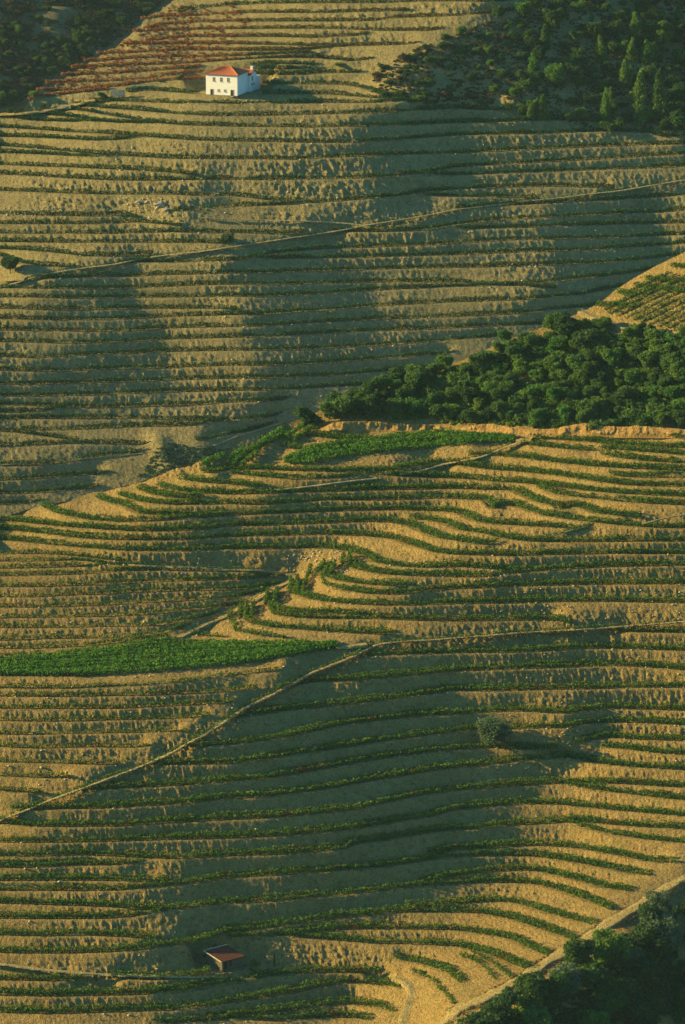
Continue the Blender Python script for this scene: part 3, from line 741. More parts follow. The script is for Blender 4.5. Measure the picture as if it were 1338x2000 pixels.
ORD = ['first','second','third','fourth','fifth','sixth','seventh','eighth','ninth','tenth','eleventh','twelfth','thirteenth','fourteenth','fifteenth','sixteenth','seventeenth','eighteenth','nineteenth','twentieth','twenty-first','twenty-second','twenty-third','twenty-fourth','twenty-fifth','twenty-sixth','twenty-seventh','twenty-eighth','twenty-ninth','thirtieth','thirty-first','thirty-second','thirty-third','thirty-fourth','thirty-fifth','thirty-sixth','thirty-seventh','thirty-eighth','thirty-ninth','fortieth']
ZDESC = {'A':('vine row above the white house','vine rows above the white house'),
 'B':('vine row between house and diagonal footpath','vine rows below the white house'),
 'C':('vine row beneath the diagonal footpath','vine rows below the footpath'),
 'D':('bushy vine row below the grove','vine rows below the grove'),
 'E':('vine row above the lush plot','vine rows in the left block'),
 'S':('vine row rounding the small spur','vine rows round the spur'),
 'J':('vine row left of the slope track','vine rows left of the slope track'),
 'G':('vine row under the slope track','vine rows under the slope track'),
 'H':('vine row near the tiled hut','vine rows near the hut')}
def span(a, b):
    m = (max(a,0)+min(b,1338))/2; l = min(b,1338)-max(a,0)
    if l > 1150: return 'full width'
    if l > 600: return 'long, on the left' if m < 540 else 'long, on the right' if m > 800 else 'long, in the middle'
    return ('short, far left' if m < 250 else 'short, left' if m < 500 else 'short, middle' if m < 840 else 'short, right' if m < 1110 else 'short, far right')
order = {}
for k, (z, c) in enumerate(CURVES): order.setdefault(z, []).append((c[:,1].mean(), k))
rank = {}
for z in order:
    for n, (_, k) in enumerate(sorted(order[z])): rank[k] = n
for k, (z, c) in enumerate(CURVES):
    far = z in 'ABC'; hill = far_hill if far else near_hill
    a = c[0,0] if c[0,0] > 8 else -60; b = c[-1,0] if c[-1,0] < 1325 else 1400
    n = max(4, int((b-a)/5)); us = np.linspace(a, b, n); vs = np.interp(us, c[:,0], c[:,1])
    if far:
        lines = [(1.35, 1.3, .7, 62, .36, '')]
    else:
        wide = z in 'DSGH' and (b-a) > 120
        lines = [(1.1, 1.05, .62, 52, .32, 'outer ' if wide else '')]
        if wide: lines.append((2.35, 1.1, .62, 48, .32, 'inner '))
        if z in 'EJ': lines = [(1.1, .95, .62, 44, .32, '')]
    for q, (off, h, w, dens, size, pre) in enumerate(lines):
        Q, N = row_line(hill, us, vs, off)
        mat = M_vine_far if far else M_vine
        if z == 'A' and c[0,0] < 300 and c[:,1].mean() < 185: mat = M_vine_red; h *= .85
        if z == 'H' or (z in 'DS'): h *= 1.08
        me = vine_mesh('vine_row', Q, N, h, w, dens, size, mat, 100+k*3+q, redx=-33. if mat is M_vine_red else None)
        o = link('vine_row', me)
        d, gp = ZDESC[z]
        tag(o, '%s%s, %s, %s from top' % (pre, d, span(a,b), ORD[rank[k]]), 'vine row', gp)

# the two level plots with closely set rows, and the diagonal rows by the sandy track
def plot_rows(top, bot, n, u0, u1, lab, group, mat, seed, h=1.0):
    for j in range(n):
        f = (j+.35)/n
        us = np.arange(u0, u1, 6.); t = interp(top, us); bt = interp(bot, us)
        vs = t + (bt-t)*f; ok = (bt-t) > 2.5*(1+.5*abs(f-.5))
        us, vs = us[ok], vs[ok]
        if len(us) < 4: continue
        Q, N = row_line(near_hill, us, vs, 0); Q[:,2] -= .1
        me = vine_mesh('vine_row', Q, N, h, 1.15, 60, .34, mat, seed+j, .9, .0)
        tag(link('vine_row', me), '%s row of lush vines from the back, %s' % (ORD[j], lab), 'vine row', group)
plot_rows(PLOT_A_TOP, PLOT_A_BOT, 7, 556, 1012, 'narrow plot under the ochre bank', 'rows of the narrow green plot', M_plot, 900)
plot_rows(PLOT_B_TOP, PLOT_B_BOT, 10, -80, 660, 'green plot at left edge', 'rows of the lush green plot', M_plot, 930)
for j in range(15):
    u0, v0 = 1156+j*16, 606+j*4.2; u1, v1 = u0+150, v0-72
    t = np.linspace(0, 1, 24); us = u0+(u1-u0)*t; vs = v0+(v1-v0)*t
    ok = (us < 1420) & (vs > interp(NEAR_RIDGE, us)+20) & (vs < 655)
    if ok.sum() < 4: continue
    Q, N = row_line(near_hill, us[ok], vs[ok], 0)
    tag(link('vine_row', vine_mesh('vine_row', Q, N, .9, .6, 44, .32, M_vine, 960+j)), '%s slanting vine row from the left above the sandy track' % ORD[j], 'vine row', 'slanting rows above the sandy track')
for j, (pts) in enumerate([[(1165,598),(1200,596),(1240,600)],[(1205,572),(1240,578),(1272,568)],[(1240,560),(1290,566),(1338,570)],[(1262,545),(1300,548),(1345,552)],[(1310,520),(1340,524),(1380,528)]]):
    p = np.array(pts, float); us = np.linspace(p[0,0], p[-1,0], 14); vs = np.interp(us, p[:,0], p[:,1])
    Q, N = row_line(near_hill, us, vs, .2)
    tag(link('vine_row', vine_mesh('vine_row', Q, N, 1.1, 2.0, 90, .34, M_vine, 980+j)), '%s bushy vine row up the bare steps above the slanting rows' % ORD[j], 'vine row', 'rows on the bare steps')
for j, pts in enumerate([[(508,868),(556,842)],[(500,882),(566,846)],[(478,890),(520,868)],[(446,905),(478,880)],[(455,912),(492,884)],[(470,915),(505,890)],[(395,912),(440,892)],[(560,860),(610,822)],[(575,862),(622,832)]]):
    p = np.array(pts, float); us = np.linspace(p[0,0], p[-1,0], 12); vs = np.interp(us, p[:,0], p[:,1])
    Q, N = row_line(near_hill, us, vs, .2)
    tag(link('vine_row', vine_mesh('vine_row', Q, N, 1.5, .8, 80, .34, M_plot, 1000+j)), '%s short bright vine row stepping down the ridge left of the lone tree' % ORD[j], 'vine row', 'short rows on the ridge')
for j, pts in enumerate([[(447,1213),(453,1195)],[(468,1208),(470,1190)],[(481,1202),(482,1184)],[(492,1205),(494,1182)],[(518,1182),(524,1158)],[(536,1180),(542,1155)],[(566,1160),(568,1135)],[(580,1160),(581,1132)],[(589,1160),(608,1113)],[(618,1125),(634,1100)],[(632,1126),(648,1103)],[(642,1128),(655,1105)],[(669,1106),(671,1088)],[(682,1106),(684,1088)],[(692,1108),(697,1096)]]):
    p = np.array(pts[::-1], float); vs = np.linspace(p[0,1], p[1,1], 9); us = np.linspace(p[0,0], p[1,0], 9)
    Q, N = row_line(near_hill, us, vs, 0)
    tag(link('vine_row', vine_mesh('vine_row', Q, N, 1.5, .6, 80, .34, M_vine, 1040+j)), '%s upright vine row end on the spur nose from the left' % ORD[j], 'vine row', 'row ends on the spur nose')

# ------------------------------------------------------------------ trees and shrubs
def crown_mesh(name, lobes, n, size, mat, seed, shape='round'):
    g = np.random.default_rng(seed); Cs = []; q = random.Random(seed)
    for k in range(9):                                   # loose sprays breaking the outline
        x, y, z, r, sq = q.choice(lobes[1:]); a = q.uniform(0, 6.28); lobes = lobes + [(x+math.cos(a)*r*.9, y+math.sin(a)*r*.9, z+q.uniform(-.3,.9)*r, r*.42, 1.0)]
    vol = np.array([l[3]**2 for l in lobes]); vol = vol/vol.sum()
    for (x, y, z, r, sq), f in zip(lobes, vol):
        m = int(n*f); d = g.normal(size=(m,3)); d /= np.linalg.norm(d, axis=1)[:,None]
        rad = r*(1-.45*g.random(m)**1.6)
        rad *= 1 + .22*vn(d[:,0]*2.2+x, d[:,1]*2.2+y, d[:,2]*2.2+z, seed)
        Cs.append(np.stack([x+d[:,0]*rad, y+d[:,1]*rad, z+d[:,2]*rad*sq], 1))
    c = np.concatenate(Cs); c = c[c[:,2] > .03]
    V, T, r, r2 = leaf_tris(c, size, seed+1)
    cl = vn(c[:,0]*3.2, c[:,1]*3.2, c[:,2]*3.2, seed+9)           # clumps of younger and older leaves
    r = np.clip(r*.6 + .25 + np.repeat(cl, 3)*.3, 0, 1)
    return npmesh(name, V, T, mat, {'rnd': r, 'rnd2': r2})
def trunk_mesh(name, h, r, limbs, seed):
    random.seed(seed); mb = MB(); mb.tube((0,0,-.12), (.02,.01,h*.5), r, r*.72, 7); mb.tube((.02,.01,h*.5), (.0,.03,h), r*.72, r*.5, 7)
    for k in range(limbs):
        a = 2*math.pi*k/limbs+random.random(); mb.tube((0,0,h*(.55+.4*random.random())), (math.cos(a)*.26, math.sin(a)*.26, h+.18+.15*random.random()), r*.45, r*.15, 5)
    me = bpy.data.meshes.new(name); me.from_pydata(mb.v, [], mb.f); me.materials.append(M_bark); me.update(); return me
def lobes_round(seed, n=8):          # crown of unit width, base of trunk at the origin
    g = random.Random(seed); L = [(0,0,.48,.30,.95)]
    for k in range(n):
        a = 6.283*k/n+g.random(); d = .14+.13*g.random(); L.append((math.cos(a)*d*1.05, math.sin(a)*d*1.05, .24+.46*g.random(), .13+.12*g.random(), .85))
    return L
def lobes_tall(seed, n=9):
    g = random.Random(seed); L = []
    for k in range(n):
        f = k/(n-1); rr = (.30*(1-f)**.8+.05); L.append((g.uniform(-.07,.07), g.uniform(-.07,.07), .22+1.15*f, rr*(.85+.3*g.random()), 1.25))
    return L
def lobes_bush(seed, n=6):
    g = random.Random(seed); L = [(0,0,.2,.28,.75)]
    for k in range(n):
        a = 6.283*k/n+g.random(); d = .18+.14*g.random(); L.append((math.cos(a)*d, math.sin(a)*d, .14+.14*g.random(), .14+.1*g.random(), .8))
    return L
PROTO = {}
def proto(kind, k, lob, n, size, mat, th, tr):
    PROTO.setdefault(kind, []).append((crown_mesh('crown', lob, n, size, mat, 500+k*7), trunk_mesh('trunk', th, tr, 4, k)))
for k in range(5): proto('oak', k, lobes_round(k, 7+k), 3600, .062, M_oak, .34, .035)
for k in range(5): proto('dark', 20+k, lobes_round(30+k, 7+k), 3400, .062, M_dark, .32, .035)
for k in range(3): proto('olive', 40+k, lobes_round(50+k, 9), 4200, .05, M_olive, .30, .045)
for k in range(3): proto('tall', 60+k, lobes_tall(60+k), 4200, .07, M_oak, .4, .04)
for k in range(4): proto('bush', 80+k, lobes_bush(80+k), 1400, .075, M_dark, .12, .03)
for k in range(3): proto('greenbush', 90+k, lobes_bush(90+k), 1400, .075, M_oak, .12, .03)
for k in range(3): proto('drybush', 100+k, lobes_bush(100+k), 1200, .07, M_dry, .1, .03)
NAMES = {'oak':'oak_tree','dark':'evergreen_tree','olive':'olive_tree','tall':'tall_tree','bush':'shrub','greenbush':'shrub','drybush':'shrub'}
CATS = {'oak':'tree','dark':'tree','olive':'tree','tall':'tree','bush':'shrub','greenbush':'shrub','drybush':'shrub'}
def plant(kind, P, wid, label, group=None, zs=1.0, variant=None):
    v = PROTO[kind][variant if variant is not None else random.randrange(len(PROTO[kind]))]
    e = link(NAMES[kind], None, None, tuple(P), (0, 0, random.uniform(0, 6.28)), (wid, wid, wid*zs))
    tag(e, label, CATS[kind], group)
    link('crown', v[0], e)
    link('trunk', v[1], e)
    return e
def px2m(P): return math.hypot(P[1], P[0], P[2]-CAMZ)/FPX
# forests and scrub
def scatter(poly, n, mind, seed, size):
    g = random.Random(seed); x0 = min(p[0] for p in poly); x1 = max(p[0] for p in poly); y0 = min(p[1] for p in poly); y1 = max(p[1] for p in poly)
    out = []; tries = 0
    while len(out) < n and tries < n*60:
        tries += 1; u, v = g.uniform(x0, x1), g.uniform(y0, y1)
        if not inpoly(u, v, poly): continue
        s = size(g, u, v)
        if all((u-a)**2+((v-b)*1.7)**2 > (mind*(s+c)*.5)**2 for a, b, c in out): out.append((u, v, s))
    return sorted(out, key=lambda p: p[1])
def where(u, v, u0, u1, v0, v1, nu=6, nv=5):
    H_ = ['far left','left','left of middle','right of middle','right','far right']
    V_ = ['top','upper part','middle height','lower part','bottom']
    return H_[min(5, max(0, int((u-u0)/(u1-u0)*6)))], V_[min(4, max(0, int((v-v0)/(v1-v0)*5)))]
SZ = lambda w: 'tiny' if w < 1.8 else 'small' if w < 2.8 else 'middling' if w < 4.2 else 'large' if w < 6 else 'very large'
TONE = {'oak':'green','dark':'dark','olive':'grey','tall':'narrow','bush':'dark','greenbush':'green','drybush':'brownish'}
def forest(poly, n, mind, seed, size, kinds, hill, G, place_txt, group, sink=0.0):
    pts = scatter(poly, n, mind, seed, size); g = random.Random(seed+1); random.seed(seed)
    us = [p[0] for p in poly]; vs = [p[1] for p in poly]
    if G is None: PP = hill.P(np.array([p[0] for p in pts]), np.array([p[1] for p in pts]))
    else: PP = surf(G, [p[0] for p in pts], [p[1] for p in pts])
    seen = {}
    for (u, v, s), P in zip(pts, PP):
        kind = kinds(g, u, v); w = s*px2m(P)
        if kind in ('bush','greenbush','drybush'): w *= 1.15
        a, b = where(u, v, min(us), max(us), min(vs), max(vs))
        lab = '%s %s %s %s, %s, %s' % (SZ(w), TONE[kind], CATS[kind], place_txt, a, b)
        P = P.copy(); P[2] -= sink*w
        seen.setdefault(lab, []).append((u, plant(kind, P, w, lab, group, g.uniform(.8, 1.15))))
    for lab, l in seen.items():
        if len(l) > 1:
            for k, (u, o) in enumerate(sorted(l, key=lambda t: t[0])): o['label'] = '%s, %s from left' % (lab.replace(' slope','').replace(' hill',''), ORD[k])
GROVE = [(640,800),(700,775),(760,757),(830,738),(905,716),(1000,680),(1080,655),(1140,640),(1200,655),(1280,662),(1400,670),(1400,832),(1200,836),(1050,832),(940,830),(850,826),(760,818),(640,812)]
forest(GROVE, 298, .42, 5, lambda g,u,v: g.uniform(20, 50), lambda g,u,v: g.choice(['oak','oak','oak','oak','dark','greenbush','greenbush']), near_hill, NEARG,
       'in the near grove', 'trees of the near grove')
UR = [(712,164),(742,130),(795,102),(855,76),(930,48),(1000,32),(1062,2),(1075,-40),(1400,-40),(1400,268),(1300,262),(1200,250),(1100,236),(1000,222),(920,208),(830,196),(740,184)]
forest(UR, 235, .5, 9, lambda g,u,v: g.uniform(12, 28) if u < 1000 else g.uniform(20, 46),
       lambda g,u,v: g.choice(['bush','bush','drybush','greenbush','oak','dark']) if u < 1000 else g.choice(['dark','dark','oak','bush','bush','tall']), far_hill, FARG,
       'on the shaded scrub slope', 'trees and shrubs of the scrub slope')
UL = [(-60,-60),(330,-60),(322,2),(285,30),(235,72),(190,103),(150,130),(110,155),(60,182),(40,200),(0,212),(-60,215)]
forest(UL, 210, .5, 12, lambda g,u,v: g.uniform(9, 22) if (u+v*1.4) < 260 else g.uniform(14, 30), lambda g,u,v: g.choice(['bush','bush','drybush','dark','dark','oak']), back_hill, None,
       'on the distant hill', 'trees of the distant hillside', .0)
BR = [(900,2040),(960,1985),(1010,1965),(1060,1930),(1110,1895),(1160,1865),(1220,1830),(1280,1790),(1400,1730),(1400,2100),(900,2110)]
forest(BR, 34, .62, 17, lambda g,u,v: g.uniform(46, 92), lambda g,u,v: g.choice(['olive','dark','dark','dark','oak','bush']), near_hill, NEARG,
       'below the road', 'trees below the dirt road')
# trees the photograph shows standing on their own: u, v of the foot, width in px, kind, height factor, label
SOLO_FAR = [(18,531,44,'dark',.9,'round dark tree at the left edge beside the footpath landing'),
 (443,468,28,'bush',1.4,'small dark round bush between vine rows just above the diagonal footpath'),
 (201,190,24,'dark',.8,'dark bushy tree beside the low terrace wall left of the white house'),
 (351,155,16,'dark',.8,'small tree above and left of the white house'),
 (310,158,12,'greenbush',.9,'small green bush in the row left of the white house'),
 (529,132,20,'dark',.8,'dark tree immediately right of and behind the white house'),
 (498,137,16,'bush',.9,'low bush touching the right wall of the white house'),
 (618,112,14,'dark',1.,'single small dark tree on the terraces right of the house'),
 (660,122,26,'greenbush',.6,'spreading green bush on the terrace below the lone small tree'),
 (82,205,15,'dark',.9,'rightmost little round tree on the ridge end at upper left'),
 (56,217,11,'dark',.9,'third little round tree on the ridge end at upper left'),
 (44,218,12,'dark',.9,'second little round tree on the ridge end at upper left'),
 (32,219,12,'dark',.9,'dark little tree beside the first on the ridge end'),
 (19,215,14,'dark',.9,'leftmost little round tree on the ridge end at upper left'),
 (70,213,9,'bush',1.0,'tiny bush between the little round trees on the ridge end'),
 (970,33,36,'dark',.7,'bushy tree at the top edge of the bare terraces beside the scrub'),
 (66,182,26,'greenbush',.9,'bright green shrub at the very end of the red vine rows'),
 (1180,230,30,'tall',1.6,'left of the three tall narrow trees on the shaded slope'),
 (1248,222,44,'tall',1.5,'middle and widest of the three tall narrow trees on the shaded slope'),
 (1285,228,40,'tall',1.75,'right and highest of the three tall narrow trees on the shaded slope'),
 (1325,250,46,'dark',1.0,'round dark tree at the right edge at the foot of the scrub slope'),
 (1195,75,44,'dark',.9,'broad round tree high on the scrub slope'),
 (1040,215,30,'oak',1.3,'upright green tree at the foot of the scrub slope')]
for u, v, w, k, zsc, lab in SOLO_FAR:
    P = surf(FARG, u, v)[0]; plant(k, P, w*px2m(P), lab, None, zsc)
SOLO_NEAR = [(965,1456,76,'olive',.9,'lone round grey-green tree standing between vine rows on the open slope'),
 (598,830,56,'dark',.85,'lone spreading dark tree at the tip of the grove beside the crest track'),
 (1252,655,26,'dark',1.25,'left of the pair of upright trees beside the sandy track'),
 (1272,655,22,'dark',1.3,'right of the pair of upright trees beside the sandy track'),
 (1288,654,11,'bush',1.6,'tiny bush right of the pair of trees beside the sandy track'),
 (1106,668,66,'dark',.95,'big dark round tree at the top of the grove beside the sandy track'),
 (1080,650,44,'oak',1.1,'green tree crowning the highest tip of the grove'),
 (1145,690,70,'dark',.9,'broad dark tree overhanging the sandy track'),
 (985,672,36,'oak',1.0,'single round tree on the upper edge of the grove'),
 (1025,680,40,'dark',.95,'dark tree beside the single round tree on the grove edge'),
 (868,728,40,'oak',1.1,'green tree on the left shoulder of the grove'),
 (775,750,44,'dark',.9,'dark round tree on the left upper edge of the grove'),
 (812,750,52,'oak',.95,'wide oak beside the dark round tree on the grove edge'),
 (641,815,46,'oak',.9,'small tree between the lone dark tree and the grove'),
 (656,803,44,'greenbush',1.1,'low green bush at the tip of the grove'),
 (670,815,70,'oak',.85,'wide low tree at the left end of the grove'),
 (720,815,66,'dark',.9,'wide dark tree second from the left end of the grove'),
 (1285,1795,58,'olive',1.1,'round grey-green tree standing right at the edge of the dirt road'),
 (1100,1945,80,'olive',1.0,'pale feathery tree just below the dirt road in the middle'),
 (1010,1965,44,'olive',1.0,'small pale tree touching the lower end of the dirt road'),
 (1235,1930,74,'dark',1.0,'leafy dark tree in front of the pale crowns of the gully'),
 (1228,1905,80,'olive',.9,'pale crown behind the leafy dark tree in the gully'),
 (1290,1870,90,'olive',1.1,'large pale olive at the right edge of the gully'),
 (1195,1990,66,'oak',1.0,'bright leafy tree low in the gully'),
 (1030,1985,70,'oak',.8,'low spreading tree at the bottom edge beside the road end'),
 (1110,1521,12,'greenbush',.8,'left of two small green tufts on the bare bank'),
 (1148,1519,12,'greenbush',.8,'right of two small green tufts on the bare bank'),
 (660,1700,1,'bush',.1,'')]
for u, v, w, k, zsc, lab in SOLO_NEAR:
    if not lab: continue
    P = surf(NEARG, u, v)[0]; plant(k, P, w*px2m(P), lab, None, zsc)

# undergrowth, weeds, fallen stones: nobody could count them
def cover(name, hill, G, polys, n, size, hgt, mat, label, seed):
    g = random.Random(seed); uu, vv = [], []
    for poly, share in polys:
        x0 = min(p[0] for p in poly); x1 = max(p[0] for p in poly); y0 = min(p[1] for p in poly); y1 = max(p[1] for p in poly)
        k = 0; m = int(n*share)
        while k < m:
            u, v = g.uniform(x0, x1), g.uniform(y0, y1)
            if inpoly(u, v, poly): uu.append(u); vv.append(v); k += 1
    uu = np.array(uu); vv = np.array(vv)
    P = hill.P(uu, vv) if G is None else surf(G, uu, vv)
    gg = np.random.default_rng(seed); m = 26                 # low tussocks, each a dome of leaves
    P = P[vn(P[:,0]/5, P[:,1]/7, P[:,2]/5, seed) > -.35][:max(1, len(P)*4//m)]
    R_ = (.5+1.1*gg.random(len(P))**2)*hgt; P = np.repeat(P, m, 0); R_ = np.repeat(R_, m)
    d = gg.normal(size=(len(P),3)); d /= np.linalg.norm(d, axis=1)[:,None]; d[:,2] = np.abs(d[:,2])*.75
    P += d*(R_*(.6+.4*gg.random(len(P))))[:,None]
    V, T, r, r2 = leaf_tris(P, size, seed)
    return tag(link(name, npmesh(name, V, T, mat, {'rnd': r, 'rnd2': r2})), label, 'undergrowth', None, 'stuff')
cover('undergrowth', near_hill, NEARG, [(GROVE, 1)], 26000, .45, .9, M_oak, 'low green brush filling the ground between the grove trees', 71)
cover('undergrowth', far_hill, FARG, [(UR, 1)], 26000, .42, .6, M_dry, 'brown heath and dry brush covering the shaded scrub slope', 72)
cover('undergrowth', back_hill, None, [(UL, 1)], 30000, .55, 1.2, M_dry, 'dark scrub over the distant hillside', 73)
cover('undergrowth', near_hill, NEARG, [(BR, 1)], 22000, .45, .8, M_dark, 'dark brush on the gully side below the road', 74)
REDP = [(350,12),(600,-20),(446,80),(560,55),(330,118),(240,150),(100,178),(70,185),(190,118),(250,80)]
REDP = [(72,186),(190,112),(250,72),(330,5),(520,-10),(470,60),(420,110),(330,128),(230,150),(150,172)]
cover('undergrowth', far_hill, FARG, [([(256,948),(290,895),(330,868),(420,872),(440,885),(360,925)], 1)], 2600, .4, .45, M_olive, 'low brush added to darken the low mound in the fold between the hills', 76)  # brush added over the mound to darken it, standing in for shade
cover('red_weeds', far_hill, FARG, [(REDP, 1)], 5600, .34, .4, M_vine_red, 'russet vine leaves and weeds spread over the banks above the house', 75)
def stones(name, G, boxes, n, size, label, seed, mat):
    g = np.random.default_rng(seed); V, F = [], []
    tot = sum(b[4] for b in boxes)
    for x0, x1, y0, y1, sh in boxes:
        m = int(n*sh/tot); P = surf(G, g.uniform(x0, x1, m), g.uniform(y0, y1, m))
        for p in P:
            s = size*(.35+g.random()**2.5*1.3); b = len(V)
            o = np.array([(1,0,0),(-1,0,0),(0,1,0),(0,-1,0),(0,0,1),(0,0,-1)])*(.6+.5*g.random((6,1)))*s*np.array([1.2,1,.8])
            for q in o: V.append(p+q+(0,-.1,.05))
            F += [(b+i, b+j, b+4) for i, j in ((0,2),(2,1),(1,3),(3,0))] + [(b+j, b+i, b+5) for i, j in ((0,2),(2,1),(1,3),(3,0))]
    return tag(link(name, npmesh(name, V, F, mat)), label, 'stones', None, 'stuff')
stones('loose_stones', FARG, [(0,1338,190,560,3),(380,900,560,800,1),(0,120,395,420,.5),(230,360,385,420,.4),(980,1050,505,520,.25),(0,446,280,300,.3)], 1500, .30, 'pale loose stones littering the far terrace banks', 81, M_stone)
stones('loose_stones', NEARG, [(0,1338,1080,1500,3),(560,680,1070,1115,.8),(860,1338,1080,1480,2),(0,500,1480,2000,1),(200,446,1090,1110,.3),(1120,1200,1870,1900,.2)], 2000, .24, 'pale loose stones littering the near terrace banks', 82, M_stone)
def verge(hill, pts, off, h, w, dens, seed, label, mat=M_vine):
    p = np.array(pts, float); us = np.arange(p[0,0], p[-1,0], 5.); vs = np.interp(us, p[:,0], p[:,1]); Q, N = row_line(hill, us, vs, off)
    tag(link('verge_weeds', vine_mesh('verge_weeds', Q, N, h, w, dens, .3, mat, seed, .3, -.1)), label, 'weeds', None, 'stuff')
TR2 = [(0,1602),(50,1583),(87,1567),(133,1550),(187,1530),(213,1520),(260,1503),(287,1492),(333,1472),(367,1452),(400,1435),(446,1405),(480,1381),(530,1358),(586,1327),(606,1315),(663,1293),(703,1277),(719,1265),(746,1257),(796,1252),(846,1250),(892,1246),(959,1241),(1025,1235),(1109,1231),(1175,1227),(1225,1223),(1338,1214)]
verge(near_hill, TR2, .75, .75, .5, 26, 301, 'ragged green weeds and vines along the uphill edge of the slope track')
verge(near_hill, TR2, -.65, .35, .5, 12, 302, 'thin dry weeds along the downhill edge of the slope track', M_dry)
verge(far_hill, F1[1:], .75, .7, .5, 18, 303, 'dark weeds along the uphill edge of the diagonal footpath', M_vine_far)
verge(near_hill, [(779,926),(830,918),(865,906),(940,893),(1000,868)], .7, .8, .5, 30, 304, 'green weeds beside the upper terrace path')
verge(near_hill, [(1040,1058),(1100,1042),(1160,1025)], .7, .9, .6, 44, 305, 'dark weeds beside the short diagonal terrace path')
verge(near_hill, ROAD[1:-1], -2.2, .5, .9, 26, 306, 'dry weeds along the gully edge of the dirt road', M_dry)
verge(near_hill, ROAD[1:-1], 2.0, .3, .6, 14, 307, 'thin weeds along the vineyard edge of the dirt road', M_dry)

# ------------------------------------------------------------------ the white house
def frame(o, P, yaw): o.location = tuple(P); o.rotation_euler = (0, 0, yaw)
def wall_box(name, x0, x1, y0, y1, z0, z1, mat, parent, holes=()):
    """closed wall block; openings are recessed panels with their own reveals"""
    mb = MB(); mb.box(x0, x1, y0, y1, z0, z1); return mb.build(name, mat, parent)
def tiled(name, a, b, c, d, mat, parent, rows=9, th=.10, wav=.05, cols=None):
    """roof plane a-b (eave) to d-c (top) made of overlapping tile courses with rounded ribs"""
    a, b, c, d = map(Vector, (a, b, c, d)); mb = MB(); n = ((b-a).cross(d-a)).normalized()
    L = (b-a).length; m = cols or max(3, int(L/.35))
    for r in range(rows):
        f0, f1 = r/rows, (r+1)/rows+.02
        p0, p1 = a.lerp(d, f0), b.lerp(c, f0); q0, q1 = a.lerp(d, min(f1,1)), b.lerp(c, min(f1,1))
        lo = []; hi = []
        for k in range(2*m+1):
            t = k/(2*m); w_ = wav if k % 2 else 0
            lo.append(p0.lerp(p1, t)+n*(w_+.07)); hi.append(q0.lerp(q1, t)+n*(w_+.01))
        base = [p - n*(th) for p in lo]
        vs = lo+hi+base; k = 2*m+1
        fs = [(i, i+1, k+i+1, k+i) for i in range(k-1)] + [(2*k+i, 2*k+i+1, i+1, i) for i in range(k-1)]
        mb.add(vs, fs)
    vs = [a-n*th, b-n*th, c-n*th*.5, d-n*th*.5]; mb.add(vs, [(3,2,1,0)])
    return mb.build(name, mat, parent)
house = link('farmhouse', None); frame(house, HP + np.array([0,0,-.15]), R(-14))
tag(house, 'two-storey white farmhouse with red hipped tile roof standing on the upper terrace', 'house')
# yaw: the right-hand wall turns towards the camera; local x to the right along the front, y into the hill
house.rotation_euler = (0, 0, R(-19))
W_, D_, H_ = 10.3, 9.4, 6.25
wall_box('wall', -W_/2, W_/2, 0, D_, -1.2, H_, M_white, house)
wall_box('plinth', -W_/2-.06, W_/2+.06, -.06, D_+.06, -1.25, .12, M_wall, house)
wall_box('eave', -W_/2-.28, W_/2+.28, -.28, D_+.28, H_-.02, H_+.12, M_white, house)
e = .42; x0, x1, y0, y1, ze, zr = -W_/2-e, W_/2+e, -e, D_+e, H_+.15, H_+2.05
r0, r1 = Vector((-.9, D_*.5, zr)), Vector((W_/2-4.6+.2, D_*.5, zr)); r1 = Vector((.9+.4, D_*.5, zr)); r0 = Vector((-1.2, D_*.5, zr))
rf = tiled('roof', (x0,y0,ze), (x1,y0,ze), r1, r0, M_tile, house, 10)
tiled('roof', (x1,y0,ze), (x1,y1,ze), r1, r1+Vector((0,.01,0)), M_tile, house, 10)
tiled('roof', (x1,y1,ze), (x0,y1,ze), r0, r1, M_tile, house, 8)
tiled('roof', (x0,y1,ze), (x0,y0,ze), r0, r0+Vector((0,.01,0)), M_tile, house, 8)
for pa, pb in (((x0,y0,ze),r0), ((x1,y0,ze),r1), ((x1,y1,ze),r1), ((x0,y1,ze),r0), (r0,r1)):
    mb = MB(); mb.tube(Vector(pa)+Vector((0,0,.1)), Vector(pb)+Vector((0,0,.1)), .13, .13, 6); mb.build('ridge_tiles', M_tile, house)
def window(px, pz, w, h, face='front', shut=False, xw=None):
    mb = MB(); t = .08
    if face == 'front':
        y = 0; mk = lambda a0, a1, b0, b1, d0, d1: mb.box(px+a0, px+a1, y+d0, y+d1, pz+b0, pz+b1)
    else:
        x = xw; mk = lambda a0, a1, b0, b1, d0, d1: mb.box(x-d1, x-d0, px+a0, px+a1, pz+b0, pz+b1)
    for q in ((-w/2-t, -w/2, -h/2-t, h/2+t), (w/2, w/2+t, -h/2-t, h/2+t), (-w/2, w/2, h/2, h/2+t)): mk(*q, -.06, .0)
    f = mb.build('window', M_stone, house)
    mb = MB(); mk(-w/2, w/2, -h/2, h/2, -.03, -.004); g_ = mb.build('pane', M_wood if shut else M_glass, f)
    mb = MB(); mk(-.03, .03, -h/2, h/2, -.055, -.031); mk(-w/2, w/2, -.03, .03, -.052, -.0315); mb.build('frame', M_box, f)
    mb = MB(); mk(-w/2-.12, w/2+.12, -h/2-t-.1, -h/2-t+.0, -.16, .0); mb.build('sill', M_stone, f)
for x, shut in ((-2.55, True), (-.15, False), (2.15, True)): window(x, 4.95, .62, 1.05, shut=shut)
for x in (-1.0, 1.1): window(x, 1.55, .6, .55, shut=True)
